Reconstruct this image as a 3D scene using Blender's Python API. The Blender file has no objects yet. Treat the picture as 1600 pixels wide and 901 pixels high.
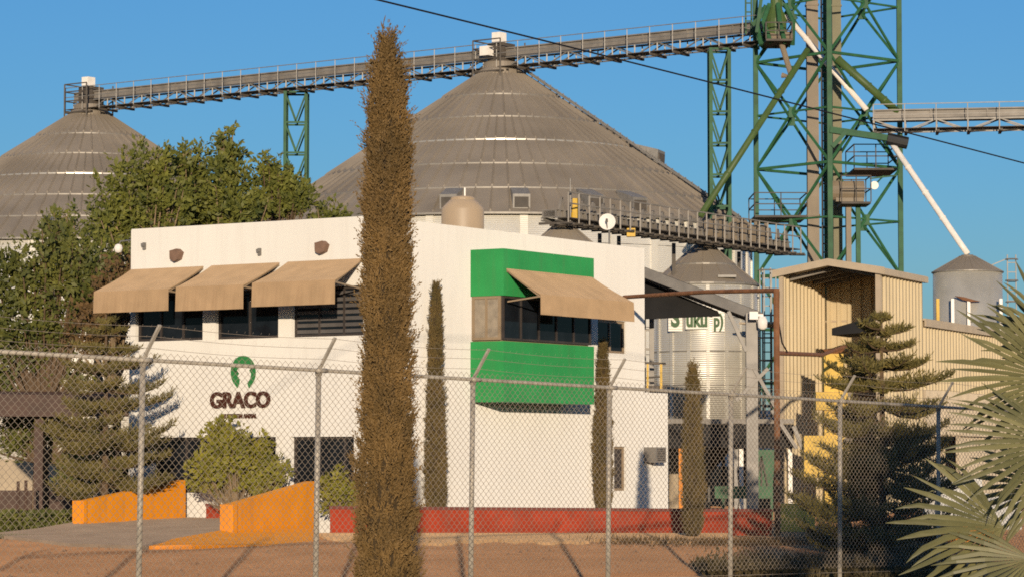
import bpy, math, random
import numpy as np
from mathutils import Vector
random.seed(11)
rng = np.random.default_rng(11)
SC = bpy.context.scene
COL = SC.collection
F = 4505.0
CZ = 1.6
TH = math.atan(266 / F)
PI = math.pi
SUN_EL = math.radians(7.5)
SUN_DX = (670 - 800) / F          # light travels towards +Y and this much sideways

# ------------------------------------------------------------------ camera geometry helpers
def ray(px, py):
    u = (px - 800) / F
    v = (450.5 - py) / F
    return (u, math.cos(TH) - v * math.sin(TH), math.sin(TH) + v * math.cos(TH))

def P(px, py, d):
    r = ray(px, py)
    s = d / r[1]
    return (r[0] * s, d, CZ + r[2] * s)

def M(n, d):                      # n photo pixels at depth d, in metres
    return n * d / F

def vadd(a, b, k=1.0): return (a[0] + b[0] * k, a[1] + b[1] * k, a[2] + b[2] * k)
def vlerp(a, b, t): return (a[0] + (b[0] - a[0]) * t, a[1] + (b[1] - a[1]) * t, a[2] + (b[2] - a[2]) * t)

class Frame:
    """A vertical plane: origin o, horizontal direction t, outward normal n."""
    def __init__(s, o, t, flip=False):
        l = math.hypot(*t)
        s.o = o; s.t = (t[0] / l, t[1] / l)
        s.n = (s.t[1], -s.t[0]) if not flip else (-s.t[1], s.t[0])
    def pt(s, u, n, z): return (s.o[0] + s.t[0] * u + s.n[0] * n, s.o[1] + s.t[1] * u + s.n[1] * n, z)
    def hit(s, px, py=450, n=0.0):
        r = ray(px, py)
        num = n + s.o[0] * s.n[0] + s.o[1] * s.n[1]
        k = num / (r[0] * s.n[0] + r[1] * s.n[1])
        x, y = r[0] * k, r[1] * k
        return ((x - s.o[0]) * s.t[0] + (y - s.o[1]) * s.t[1], CZ + r[2] * k)
    def U(s, px, n=0.0): return s.hit(px, 450, n)[0]
    def ZZ(s, px, py, n=0.0): return s.hit(px, py, n)[1]

# ------------------------------------------------------------------ mesh builder
class MB:
    def __init__(s): s.v = []; s.f = []; s.bulk = []
    def add(s, vs, fs):
        n = len(s.v); s.v.extend(vs); s.f.extend([tuple(i + n for i in f) for f in fs])
    def poly(s, *vs): s.add(list(vs), [tuple(range(len(vs)))])
    def hexa(s, b, t):            # 4 bottom, 4 top
        s.add(list(b) + list(t), [(3, 2, 1, 0), (4, 5, 6, 7), (0, 1, 5, 4), (1, 2, 6, 5), (2, 3, 7, 6), (3, 0, 4, 7)])
    def box(s, x0, x1, y0, y1, z0, z1):
        s.hexa([(x0, y0, z0), (x1, y0, z0), (x1, y1, z0), (x0, y1, z0)], [(x0, y0, z1), (x1, y0, z1), (x1, y1, z1), (x0, y1, z1)])
    def fbox(s, fr, u0, u1, n0, n1, z0, z1):
        s.hexa([fr.pt(u0, n0, z0), fr.pt(u1, n0, z0), fr.pt(u1, n1, z0), fr.pt(u0, n1, z0)],
               [fr.pt(u0, n0, z1), fr.pt(u1, n0, z1), fr.pt(u1, n1, z1), fr.pt(u0, n1, z1)])
    def beam(s, a, b, w, h=None, up=(0, 0, 1)):
        h = w if h is None else h
        A, B = Vector(a), Vector(b); d = (B - A).normalized(); U = Vector(up)
        if abs(d.dot(U)) > .98: U = Vector((0, 1, 0))
        sx = d.cross(U).normalized(); uz = sx.cross(d).normalized()
        r = []
        for Q in (A, B):
            for i, j in ((-1, -1), (1, -1), (1, 1), (-1, 1)):
                r.append(tuple(Q + sx * (i * w / 2) + uz * (j * h / 2)))
        s.hexa(r[:4], r[4:])
    def tube(s, pts, r, n=8, cap=True):
        pts = [Vector(p) for p in pts]; m = len(pts)
        rad = r if isinstance(r, (list, tuple)) else [r] * m
        base = len(s.v); prev = None
        for i, p in enumerate(pts):
            d = (pts[min(i + 1, m - 1)] - pts[max(i - 1, 0)])
            d = d.normalized() if d.length > 1e-9 else Vector((0, 0, 1))
            if prev is None:
                prev = d.cross(Vector((0, 0, 1)) if abs(d.z) < .9 else Vector((0, 1, 0))).normalized()
            prev = (prev - d * prev.dot(d)).normalized()
            q = d.cross(prev)
            for k in range(n):
                a = 2 * PI * k / n
                s.v.append(tuple(p + (prev * math.cos(a) + q * math.sin(a)) * rad[i]))
        for i in range(m - 1):
            for k in range(n):
                a = base + i * n + k; b = base + i * n + (k + 1) % n
                s.f.append((a, b, b + n, a + n))
        if cap:
            s.f.append(tuple(base + k for k in range(n - 1, -1, -1)))
            s.f.append(tuple(base + (m - 1) * n + k for k in range(n)))
    def lathe(s, c, prof, n=48, a0=0.0):      # prof: (r, z)
        base = len(s.v)
        for r, z in prof:
            for k in range(n):
                a = a0 + 2 * PI * k / n
                s.v.append((c[0] + r * math.cos(a), c[1] + r * math.sin(a), z))
        for i in range(len(prof) - 1):
            for k in range(n):
                a = base + i * n + k; b = base + i * n + (k + 1) % n
                s.f.append((a, b, b + n, a + n))
        s.f.append(tuple(base + k for k in range(n - 1, -1, -1)))
        s.f.append(tuple(base + (len(prof) - 1) * n + k for k in range(n)))
    def prism(s, pts2, fr, n0, n1):           # polygon of (u, z) in a frame, extruded along the normal
        m = len(pts2)
        s.add([fr.pt(u, n0, z) for u, z in pts2] + [fr.pt(u, n1, z) for u, z in pts2],
              [tuple(range(m)), tuple(range(2 * m - 1, m - 1, -1))] + [(i, (i + 1) % m, m + (i + 1) % m, m + i) for i in range(m)])
    def wall(s, fr, u0, u1, z0, z1, holes, n0, n1):
        """wall slab with real openings; holes = (u0,u1,z0,z1)"""
        us = sorted({u0, u1, *[h[0] for h in holes], *[h[1] for h in holes]})
        zs = sorted({z0, z1, *[h[2] for h in holes], *[h[3] for h in holes]})
        us = [u for u in us if u0 <= u <= u1]; zs = [z for z in zs if z0 <= z <= z1]
        inh = lambda u, z: any(h[0] < u < h[1] and h[2] < z < h[3] for h in holes)
        for i in range(len(us) - 1):
            for j in range(len(zs) - 1):
                if inh((us[i] + us[i + 1]) / 2, (zs[j] + zs[j + 1]) / 2): continue
                for n in (n0, n1):
                    s.poly(fr.pt(us[i], n, zs[j]), fr.pt(us[i + 1], n, zs[j]), fr.pt(us[i + 1], n, zs[j + 1]), fr.pt(us[i], n, zs[j + 1]))
        for a, b, c, d in [(u0, u1, z0, z1)] + list(holes):
            s.poly(fr.pt(a, n0, c), fr.pt(a, n1, c), fr.pt(a, n1, d), fr.pt(a, n0, d))
            s.poly(fr.pt(b, n0, c), fr.pt(b, n1, c), fr.pt(b, n1, d), fr.pt(b, n0, d))
            s.poly(fr.pt(a, n0, c), fr.pt(b, n0, c), fr.pt(b, n1, c), fr.pt(a, n1, c))
            s.poly(fr.pt(a, n0, d), fr.pt(b, n0, d), fr.pt(b, n1, d), fr.pt(a, n1, d))
    def corr(s, fr, u0, u1, z0, z1, n=0.0, pitch=.34, depth=.075, thick=.02):
        """trapezoid ribbed sheet; z0, z1 may be functions of u"""
        f0 = z0 if callable(z0) else (lambda u: z0); f1 = z1 if callable(z1) else (lambda u: z1)
        us, ns, u, k = [], [], u0, 0
        while u < u1 - 1e-6:
            for q, dn in ((0, 0), (.5, 0), (.62, depth), (.88, depth)):
                if u + q * pitch < u1: us.append(u + q * pitch); ns.append(n + dn)
            u += pitch
        us.append(u1); ns.append(n)
        b = len(s.v)
        for uu, nn in zip(us, ns):
            s.v += [fr.pt(uu, nn, f0(uu)), fr.pt(uu, nn, f1(uu)), fr.pt(uu, nn - thick, f0(uu)), fr.pt(uu, nn - thick, f1(uu))]
        for i in range(len(us) - 1):
            a = b + 4 * i
            s.f += [(a, a + 4, a + 5, a + 1), (a + 2, a + 3, a + 7, a + 6), (a + 1, a + 5, a + 7, a + 3), (a, a + 2, a + 6, a + 4)]
    def build(s, name, mats, smooth=False, off=(0, 0, 0)):
        me = bpy.data.meshes.new(name)
        V = np.array(s.v, dtype=np.float64).reshape(-1, 3)
        lens = np.array([len(f) for f in s.f], dtype=np.int32)
        L = np.array([i for f in s.f for i in f], dtype=np.int32)
        for B in s.bulk:              # (N, k, 3)
            N, k, _ = B.shape
            L = np.concatenate([L, np.arange(N * k, dtype=np.int32) + len(V)])
            lens = np.concatenate([lens, np.full(N, k, dtype=np.int32)])
            V = np.concatenate([V, B.reshape(-1, 3)])
        V = V - np.array(off)
        me.vertices.add(len(V)); me.vertices.foreach_set("co", V.astype(np.float32).ravel())
        me.loops.add(len(L)); me.loops.foreach_set("vertex_index", L.astype(np.int32))
        me.polygons.add(len(lens))
        st = np.concatenate([[0], np.cumsum(lens)[:-1]]).astype(np.int32) if len(lens) else np.zeros(0, np.int32)
        me.polygons.foreach_set("loop_start", st)
        me.polygons.foreach_set("use_smooth", np.full(len(lens), smooth))
        me.update(calc_edges=True); me.validate()
        for m in (mats if isinstance(mats, (list, tuple)) else [mats]): me.materials.append(m)
        o = bpy.data.objects.new(name, me); COL.objects.link(o)
        return o

LOC = {}
def setp(o, label=None, cat=None, group=None, kind=None):
    if label: o['label'] = label
    if cat: o['category'] = cat
    if group: o['group'] = group
    if kind: o['kind'] = kind
    return o
def thing(name, label, cat, loc, group=None):
    o = bpy.data.objects.new(name, None); COL.objects.link(o); o.location = loc; o.empty_display_size = .3
    LOC[o.name] = tuple(loc)
    return setp(o, label, cat, group)
def part(name, mb, mat, parent, label=None, smooth=False):
    off = LOC[parent.name]
    o = mb.build(name, mat, smooth, off); o.parent = parent; LOC[o.name] = off
    return setp(o, label)
def single(name, mb, mat, label, cat, group=None, smooth=False, loc=None):
    if loc is None:
        A = [np.array(mb.v).reshape(-1, 3)] + [b.reshape(-1, 3) for b in mb.bulk]
        A = np.concatenate(A); c = (A.min(0) + A.max(0)) / 2; loc = (c[0], c[1], A[:, 2].min())
    o = mb.build(name, mat, smooth, loc); o.location = loc; LOC[o.name] = tuple(loc)
    return setp(o, label, cat, group)
def struct(name, mb, mat, kind='structure', smooth=False):
    o = mb.build(name, mat, smooth); return setp(o, kind=kind)

# ------------------------------------------------------------------ materials
def mat(name, col, rough=.7, metal=0.0, var=.15, scale=3.0, bump=0.0, bscale=30.0, spec=.5, streak=0.0, col2=None, island=0.0, transl=0.0, corrz=0.0, dr=None):
    m = bpy.data.materials.new(name); m.use_nodes = True
    nt = m.node_tree; N = nt.nodes; L = nt.links; N.clear()
    out = N.new('ShaderNodeOutputMaterial'); bs = N.new('ShaderNodeBsdfPrincipled')
    geo = N.new('ShaderNodeNewGeometry')
    bs.inputs['Roughness'].default_value = rough; bs.inputs['Metallic'].default_value = metal
    bs.inputs['Specular IOR Level'].default_value = spec
    bs.inputs['Diffuse Roughness'].default_value = (1.0 if rough > .8 else .5) if dr is None else dr
    def noise(sc, det=5, vec=None):
        n = N.new('ShaderNodeTexNoise'); n.inputs['Scale'].default_value = sc; n.inputs['Detail'].default_value = det
        L.new(vec if vec else geo.outputs['Position'], n.inputs['Vector']); return n
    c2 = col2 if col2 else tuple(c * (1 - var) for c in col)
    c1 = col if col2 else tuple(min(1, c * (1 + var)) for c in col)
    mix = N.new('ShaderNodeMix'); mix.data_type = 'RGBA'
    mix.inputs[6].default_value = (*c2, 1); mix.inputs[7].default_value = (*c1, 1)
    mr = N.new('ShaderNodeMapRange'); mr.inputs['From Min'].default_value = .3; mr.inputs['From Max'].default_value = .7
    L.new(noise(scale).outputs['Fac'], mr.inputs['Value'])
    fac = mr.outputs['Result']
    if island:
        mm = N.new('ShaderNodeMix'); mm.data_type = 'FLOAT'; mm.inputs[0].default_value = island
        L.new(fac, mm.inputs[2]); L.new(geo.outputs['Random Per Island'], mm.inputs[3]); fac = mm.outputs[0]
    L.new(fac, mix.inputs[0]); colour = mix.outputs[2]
    if streak:                    # vertical rain streaks and grime
        mp = N.new('ShaderNodeMapping'); mp.inputs['Scale'].default_value = (4, 4, .35)
        L.new(geo.outputs['Position'], mp.inputs['Vector'])
        sn = noise(1.6, 6, mp.outputs['Vector'])
        r2 = N.new('ShaderNodeMapRange'); r2.inputs['From Min'].default_value = .48; r2.inputs['From Max'].default_value = .8
        r2.inputs['To Max'].default_value = streak; L.new(sn.outputs['Fac'], r2.inputs['Value'])
        m2 = N.new('ShaderNodeMix'); m2.data_type = 'RGBA'; m2.inputs[7].default_value = (.16, .12, .09, 1)
        L.new(r2.outputs['Result'], m2.inputs[0]); L.new(colour, m2.inputs[6]); colour = m2.outputs[2]
    L.new(colour, bs.inputs['Base Color'])
    h = None
    if bump:
        h = noise(bscale, 6).outputs['Fac']
    if corrz:                     # horizontal corrugation of a steel sheet
        sp = N.new('ShaderNodeSeparateXYZ'); L.new(geo.outputs['Position'], sp.inputs[0])
        mu = N.new('ShaderNodeMath'); mu.operation = 'MULTIPLY'; mu.inputs[1].default_value = 2 * PI / corrz
        L.new(sp.outputs['Z'], mu.inputs[0]); si = N.new('ShaderNodeMath'); si.operation = 'SINE'
        L.new(mu.outputs[0], si.inputs[0]); h = si.outputs[0]
    if h is not None:
        b = N.new('ShaderNodeBump'); b.inputs['Strength'].default_value = bump if bump else .35
        b.inputs['Distance'].default_value = .02
        L.new(h, b.inputs['Height']); L.new(b.outputs['Normal'], bs.inputs['Normal'])
    surf = bs.outputs[0]
    if transl:
        tr = N.new('ShaderNodeBsdfTranslucent'); L.new(colour, tr.inputs['Color'])
        ms = N.new('ShaderNodeMixShader'); ms.inputs[0].default_value = transl
        L.new(surf, ms.inputs[1]); L.new(tr.outputs[0], ms.inputs[2]); surf = ms.outputs[0]
    L.new(surf, out.inputs[0])
    return m

MT = dict(
    white=mat('white_plaster', (.69, .665, .62), .9, var=.03, scale=.5, bump=.06, bscale=12, spec=.2, streak=.07),
    shiny=mat('shiny_bin_wall', (.60, .57, .50), .36, metal=.5, var=.12, scale=1.2),
    shoulder=mat('pale_dirt', (.50, .31, .16), .97, var=.18, scale=2.5, bump=.5, bscale=9, spec=.03),
    scrub=mat('shade_toned_dry_scrub', (.14, .10, .04), .8, col2=(.04, .035, .014), scale=2, island=.5, transl=.1),  # dry brown, darkened to imitate tree shade over the undergrowth
    pebble=mat('pebbles', (.36, .22, .13), .95, col2=(.18, .10, .06), scale=3, island=.8),
    dgreen=mat('dark_green_machine_paint', (.02, .11, .035), .6, var=.25, scale=5, streak=.3),
    tletter=mat('olive_letter_paint', (.035, .10, .02), .6, var=.1),
    green=mat('green_paint', (.035, .30, .085), .55, var=.10, scale=1.2, spec=.2, streak=.16),
    canvas=mat('tan_canvas', (.40, .275, .163), .9, var=.09, scale=2.5, bump=.08, bscale=10, spec=.1),
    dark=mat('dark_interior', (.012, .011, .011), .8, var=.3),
    glass=mat('window_glass', (.010, .012, .016), .06, var=.3, spec=.2),
    frame=mat('bronze_frame', (.30, .22, .14), .5, var=.1),
    wframe=mat('dark_frame', (.05, .04, .035), .5, var=.2),
    blind=mat('window_blind', (.30, .25, .19), .8, var=.2, scale=6),
    slat=mat('grey_slats', (.10, .09, .085), .6, var=.2),
    brown=mat('brown_letters', (.065, .018, .008), .6, var=.1),
    emblem=mat('green_letters', (.03, .19, .05), .5, var=.08),
    roofsteel=mat('weathered_roof_steel', (.25, .212, .168), .58, metal=.15, var=.16, scale=.35, spec=.4, streak=.15),
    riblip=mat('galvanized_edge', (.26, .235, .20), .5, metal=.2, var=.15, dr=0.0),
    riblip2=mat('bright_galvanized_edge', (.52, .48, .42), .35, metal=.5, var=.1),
    silo=mat('galvanized_silo_wall', (.70, .67, .60), .5, metal=.25, var=.10, scale=.5, corrz=.10),
    bin=mat('galvanized_bin_wall', (.62, .59, .52), .42, metal=.45, var=.12, scale=1.2, corrz=.07),
    galv=mat('galvanized_steel', (.235, .22, .20), .55, metal=.3, var=.16, scale=4),
    conv=mat('conveyor_steel', (.235, .21, .18), .6, metal=.2, var=.22, scale=1.5),
    convdark=mat('dark_catwalk_steel', (.09, .075, .06), .7, metal=.1, var=.25, scale=2),
    tgreen=mat('green_tower_paint', (.036, .115, .052), .55, var=.25, scale=2, spec=.2),
    ogreen=mat('olive_pipe_paint', (.07, .115, .03), .55, var=.15, scale=2),
    duct=mat('tan_duct_paint', (.235, .185, .125), .6, var=.14, scale=1.2, streak=.25),
    olive=mat('olive_duct_paint', (.18, .165, .085), .6, var=.12, scale=1.2),
    wpipe=mat('white_spout_paint', (.80, .75, .68), .4, var=.08),
    beige=mat('beige_cladding', (.57, .46, .285), .6, var=.07, scale=.8, spec=.35, streak=.10, dr=0.0),
    beigetrim=mat('beige_trim', (.46, .37, .26), .5, var=.08),
    plaster=mat('beige_plaster', (.52, .43, .31), .9, var=.12, scale=1.2, bump=.1, streak=.2),
    orange=mat('orange_paint', (.80, .285, .004), .65, var=.07, scale=2, bump=.12, bscale=30, streak=.30),
    red=mat('red_paint', (.42, .058, .024), .85, var=.18, scale=2.5, bump=.15, bscale=25, streak=.35, spec=.1),
    redcap=mat('dark_red_coping', (.16, .025, .012), .7, var=.2, scale=4),
    rust=mat('rusty_steel', (.20, .085, .035), .8, var=.35, scale=5, bump=.2, bscale=40),
    yellow=mat('yellow_paint', (.70, .46, .06), .6, var=.12, scale=3, streak=.15),
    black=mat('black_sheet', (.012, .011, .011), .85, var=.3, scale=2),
    concrete=mat('driveway_concrete', (.25, .185, .135), .95, var=.12, scale=1.5, bump=.15, bscale=20, spec=.1, streak=0),
    grass=mat('short_grass', (.10, .12, .03), .9, var=.3, scale=6, island=.5),
    bark=mat('bark', (.13, .085, .05), .95, var=.35, scale=8, bump=.4, bscale=25),
    limb=mat('pale_branch_bark', (.24, .17, .10), .95, var=.3, scale=6),
    cypg=mat('green_cypress_sprays', (.22, .145, .05), .8, col2=(.085, .068, .022), scale=3.0, island=.4, transl=.12),
    twig=mat('dark_twig', (.085, .055, .03), .95, var=.3, scale=8),
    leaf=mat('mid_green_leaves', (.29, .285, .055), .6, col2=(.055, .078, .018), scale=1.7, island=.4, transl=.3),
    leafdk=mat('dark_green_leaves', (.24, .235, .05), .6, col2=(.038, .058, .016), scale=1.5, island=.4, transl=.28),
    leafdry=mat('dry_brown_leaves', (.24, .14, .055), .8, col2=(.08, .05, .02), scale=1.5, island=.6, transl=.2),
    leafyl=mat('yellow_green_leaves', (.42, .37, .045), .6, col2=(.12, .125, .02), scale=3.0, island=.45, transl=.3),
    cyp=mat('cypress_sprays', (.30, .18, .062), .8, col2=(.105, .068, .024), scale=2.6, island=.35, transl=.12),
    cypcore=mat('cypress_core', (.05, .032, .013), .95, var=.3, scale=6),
    arau=mat('araucaria_needles', (.26, .20, .055), .7, col2=(.065, .062, .018), scale=3.0, island=.4, transl=.12),
    palm=mat('palm_leaf', (.30, .27, .115), .5, col2=(.11, .11, .045), scale=2.5, island=.6, transl=.18),
    fence=mat('galvanized_fence_pipe', (.44, .39, .32), .6, metal=.25, var=.18, scale=7),
    wire=mat('galvanized_wire', (.30, .245, .19), .7, metal=.1, var=.15, scale=5),
    cable=mat('black_cable', (.01, .01, .012), .6, var=.1),
    tank=mat('beige_tank_plastic', (.43, .325, .215), .5, var=.05, scale=2),
    wplastic=mat('white_plastic', (.80, .76, .70), .5, var=.04),
    grey=mat('grey_steel_paint', (.24, .22, .195), .55, metal=.2, var=.15, scale=3),
    lamp=mat('wall_lamp_clay', (.20, .12, .08), .7, var=.2, scale=6),
    motor=mat('black_motor', (.015, .015, .015), .5, var=.2),
    brownroof=mat('brown_roof_sheet', (.075, .038, .025), .7, var=.25, scale=3),
)
def ground_mat():
    m = mat('dirt', (.375, .20, .102), .97, var=.14, scale=.6, bump=.6, bscale=9, spec=.03)
    nt = m.node_tree; N = nt.nodes; L = nt.links
    bs = [n for n in N if n.type == 'BSDF_PRINCIPLED'][0]
    geo = [n for n in N if n.type == 'NEW_GEOMETRY'][0]
    src = bs.inputs['Base Color'].links[0].from_socket
    n1 = N.new('ShaderNodeTexNoise'); n1.inputs['Scale'].default_value = 5; n1.inputs['Detail'].default_value = 8
    n1.inputs['Roughness'].default_value = .75; L.new(geo.outputs['Position'], n1.inputs['Vector'])
    mr = N.new('ShaderNodeMapRange'); mr.inputs['From Min'].default_value = .42; mr.inputs['From Max'].default_value = .72
    mr.inputs['To Max'].default_value = .55; L.new(n1.outputs['Fac'], mr.inputs['Value'])
    mx = N.new('ShaderNodeMix'); mx.data_type = 'RGBA'; mx.inputs[7].default_value = (.23, .11, .05, 1)
    L.new(mr.outputs['Result'], mx.inputs[0]); L.new(src, mx.inputs[6]); L.new(mx.outputs[2], bs.inputs['Base Color'])
    return m
MT['dirt'] = ground_mat()

# ------------------------------------------------------------------ foliage helpers
def unit(a): return a / np.maximum(np.linalg.norm(a, axis=1, keepdims=True), 1e-9)
def blades(mb, C, D, length, width, mid=.5):
    """rhombic leaves rooted at C along D"""
    N = len(C); D = unit(D); S = unit(np.cross(D, rng.normal(size=(N, 3))))
    l = np.asarray(length).reshape(-1, 1) * np.ones((N, 1)); w = np.asarray(width).reshape(-1, 1) * np.ones((N, 1))
    V = np.stack([C, C + D * l * mid + S * w / 2, C + D * l, C + D * l * mid - S * w / 2], axis=1)
    mb.bulk.append(V)
def crown(mb, blobs, clumps, per, leaf, cr, twigs=None, root=None, tk=1.0):
    """blobs: (centre, (rx,ry,rz)); leafy sprigs spread through each ellipsoid, some reaching out past it"""
    tot = sum(b[1][0] * b[1][2] for b in blobs)
    for c, R in blobs:
        n = max(5, int(clumps * .55 * R[0] * R[2] / tot))
        d = unit(rng.normal(size=(n, 3))); r = rng.uniform(.15, 1.0, n) ** .5 * rng.uniform(.75, 1.1, n)
        far = rng.uniform(size=n) < .22; r[far] = rng.uniform(1.0, 1.38, far.sum())
        cc = np.array(c) + d * r[:, None] * np.array(R)
        rad = cr * rng.uniform(.5, 1.4, n); rad[far] *= .6
        ax = unit(d * .8 + rng.normal(size=(n, 3)) * .4 + np.array([0, 0, .75]))      # each sprig grows outwards and up
        pern = np.where(far, per // 2, per); idx = np.repeat(np.arange(n), pern); m = len(idx)
        t = rng.uniform(-1, 1, m)
        Pn = cc[idx] + ax[idx] * (rad[idx] * t * 1.25)[:, None] + rng.normal(size=(m, 3)) * (rad[idx] * .33 * (1.15 - .5 * np.abs(t)))[:, None]
        D = rng.normal(size=(m, 3)) * .8 + ax[idx] * .8
        s = leaf * rng.uniform(.45, 1.6, m)
        blades(mb, Pn, D, s, s * .5)
        if twigs is not None and root is not None:
            for k in range(0, n, max(1, n // 8)):
                q = cc[k]; mdl = vlerp(root, tuple(q), .55); mdl = (mdl[0], mdl[1], mdl[2] - .12 * abs(q[2] - root[2]))
                twigs.tube([root, mdl, tuple(q), tuple(q + ax[k] * rad[k])], [.045 * tk, .03 * tk, .014 * tk, .005 * tk], 5)
def broadleaf(name, label, d, base_px, base_py, blobs_px, clumps, per, leaf, m, trunk_r=.12, cr=.3, deep=.8, group=None):
    """blobs_px: (px, py, rx, ry) in photo pixels at depth d"""
    bp = P(base_px, base_py, d); bp = (bp[0], bp[1], max(bp[2], 0))
    blobs = []
    for (x, y, rx, ry) in blobs_px:
        dd = d + random.uniform(-.4, .4)
        blobs.append((P(x, y, dd), (M(rx, d), M((rx + ry) / 2, d) * deep, M(ry, d))))
    r = thing(name, label, 'tree' if 'bush' not in name and 'shrub' not in name else 'bush', bp, group)
    cm, tw = MB(), MB()
    low = min(b[0][2] for b in blobs); ctr = np.mean([b[0] for b in blobs], axis=0)
    small = 'bush' in name or 'shrub' in name
    fork = (bp[0] * .6 + ctr[0] * .4, d, bp[2] + (.12 if small else max(.3, (low - bp[2]) * .7)))
    tw.tube([bp, vlerp(bp, fork, .5), fork], [trunk_r * 1.2, trunk_r, trunk_r * .8], 8)
    for b in blobs: tw.tube([fork, vlerp(fork, b[0], .5), b[0]], [trunk_r * .6, trunk_r * .4, trunk_r * .15], 6)
    crown(cm, blobs, clumps, per, leaf, cr, tw, fork, .22 if small else 1.0)
    part('trunk', tw, MT['bark' if trunk_r in (.13, .17, .05) else 'limb'], r, smooth=True); part('crown', cm, m, r)
    return r
def cypress(label, base, prof, dens, spray, wid, group=None, key='cyp'):
    """prof: (z, radius) from the ground up; upright sprays over a dark core"""
    r = thing('cypress_tree', label, 'cypress', base, group)
    zs = np.array([p[0] for p in prof]); rs = np.array([p[1] for p in prof])
    core, cr, tr = MB(), MB(), MB()
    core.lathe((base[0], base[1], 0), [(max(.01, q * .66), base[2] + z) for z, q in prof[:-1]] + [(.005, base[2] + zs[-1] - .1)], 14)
    H = zs[-1]; N = int(dens * H)
    z = rng.uniform(0.01, .985, N) * H; a = rng.uniform(0, 2 * PI, N)
    R = np.interp(z, zs, rs)
    keep = rng.uniform(size=N) < np.clip(R / rs.max() + .3, 0, 1)
    z, a, R = z[keep], a[keep], R[keep]; N = len(z)
    lump = 1 + .09 * np.sin(a * 3 + z * 2.6) + .08 * np.sin(a * 5 - z * 4.1) + .05 * np.sin(a * 2 + z * 11.0)
    q = R * lump * rng.uniform(.62, .90, N)
    C = np.stack([base[0] + q * np.cos(a), base[1] + q * np.sin(a), base[2] + z], 1)
    out = np.stack([np.cos(a), np.sin(a), np.zeros(N)], 1)
    A0 = unit(out * rng.uniform(.05, .55, N)[:, None] + rng.normal(size=(N, 3)) * .12 + np.array([0, 0, 1.0]))
    K = 16                                     # one upright plume: sprigs along a slightly curved stalk
    L0 = spray * rng.uniform(.5, 1.6, N)
    idx = np.repeat(np.arange(N), K); t = np.tile(np.linspace(.0, 1, K), N)
    bend = out * .25 + rng.normal(size=(N, 3)) * .16
    CC = C[idx] + A0[idx] * (L0[idx] * t)[:, None] + bend[idx] * (L0[idx] * t ** 2 * .4)[:, None] + rng.normal(size=(N * K, 3)) * wid * .35
    D = A0[idx] * 1.0 + bend[idx] * t[:, None] + rng.normal(size=(N * K, 3)) * .5
    l = wid * 4.2 * (1.1 - .55 * t) * rng.uniform(.6, 1.3, N * K)
    blades(cr, CC, D, l, wid * rng.uniform(.6, 1.4, N * K), .5)
    tr.tube([base, vadd(base, (0, 0, .5))], .07, 8)
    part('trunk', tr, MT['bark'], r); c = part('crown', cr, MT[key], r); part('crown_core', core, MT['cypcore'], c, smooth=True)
    return r

# ------------------------------------------------------------------ ground and setting
def gz(x, y):
    t = min(1, max(0, (57 - y) / 13)); t = t * t * (3 - 2 * t)
    return -.38 * t + .025 * math.sin(x * .9 + y * .35) * math.sin(y * .7) * (1 if y < 56 else .25)
g = MB()
xs = [-2500, -600, -200, -90, -50] + [-36 + .75 * i for i in range(97)] + [50, 90, 200, 600, 2500]
ys = [-300, -90, -40, -10, 5, 15] + [20 + .6 * i for i in range(80)] + [72, 78, 90, 120, 180, 260, 500, 1200, 4000]
for y in ys:
    for x in xs: g.v.append((x, y, gz(x, y)))
nx = len(xs)
for j in range(len(ys) - 1):
    for i in range(nx - 1): g.f.append((j * nx + i, j * nx + i + 1, (j + 1) * nx + i + 1, (j + 1) * nx + i))
struct('ground', g, MT['dirt'], smooth=True)

# ------------------------------------------------------------------ OFFICE BUILDING
C0 = P(580, 716, 62)
LF = Frame((C0[0], C0[1]), (-.839, .545)); LF.n = (-.545, -.839)
RF = Frame((C0[0], C0[1]), (.545, .839))
ZT = P(580, 337, 62)[2]
UL = LF.U(205); UR = RF.U(1000)
B = thing('office_building', 'white two storey office building with green corner bay and tan awnings', 'building', (C0[0], C0[1], 0))
TW = .22
zsill = LF.ZZ(400, 528); zhead = LF.ZZ(400, 452)
upw = [(LF.U(317), LF.U(212)), (LF.U(435), LF.U(337)), (LF.U(572), LF.U(456))]
w = MB()
w.wall(LF, -.0, UL, LF.ZZ(400, 545), ZT, [(a, b, zsill, zhead) for a, b in upw], 0, -TW)
# right facade with bay opening, side window
zb0 = RF.ZZ(787, 627, .9); zb1 = RF.ZZ(787, 388, .9)
uB0 = RF.U(735); uB1 = RF.U(928, .9)
zw0 = RF.ZZ(787, 532, .9); zw1 = RF.ZZ(735, 463)
sw = (RF.U(934), RF.U(978), RF.ZZ(955, 551), RF.ZZ(955, 500))
dw = (RF.U(959), RF.U(977), RF.ZZ(968, 766), RF.ZZ(968, 697))
w.wall(RF, -.0, UR, 0, ZT, [(uB0 + .12, uB1 - .12, zb0 + .1, zb1 - .1), sw, dw], 0, -TW)
# back and far walls
LB = Frame((RF.pt(UR, 0, 0)[0], RF.pt(UR, 0, 0)[1]), LF.t); LB.n = LF.n
w.wall(LB, 0, UL, 0, ZT, [], -.001, -TW)
RB = Frame((LF.pt(UL, 0, 0)[0], LF.pt(UL, 0, 0)[1]), RF.t)
w.wall(RB, 0.24, UR, 0, ZT, [], 0, -TW)
part('wall', w, MT['white'], B)
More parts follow.
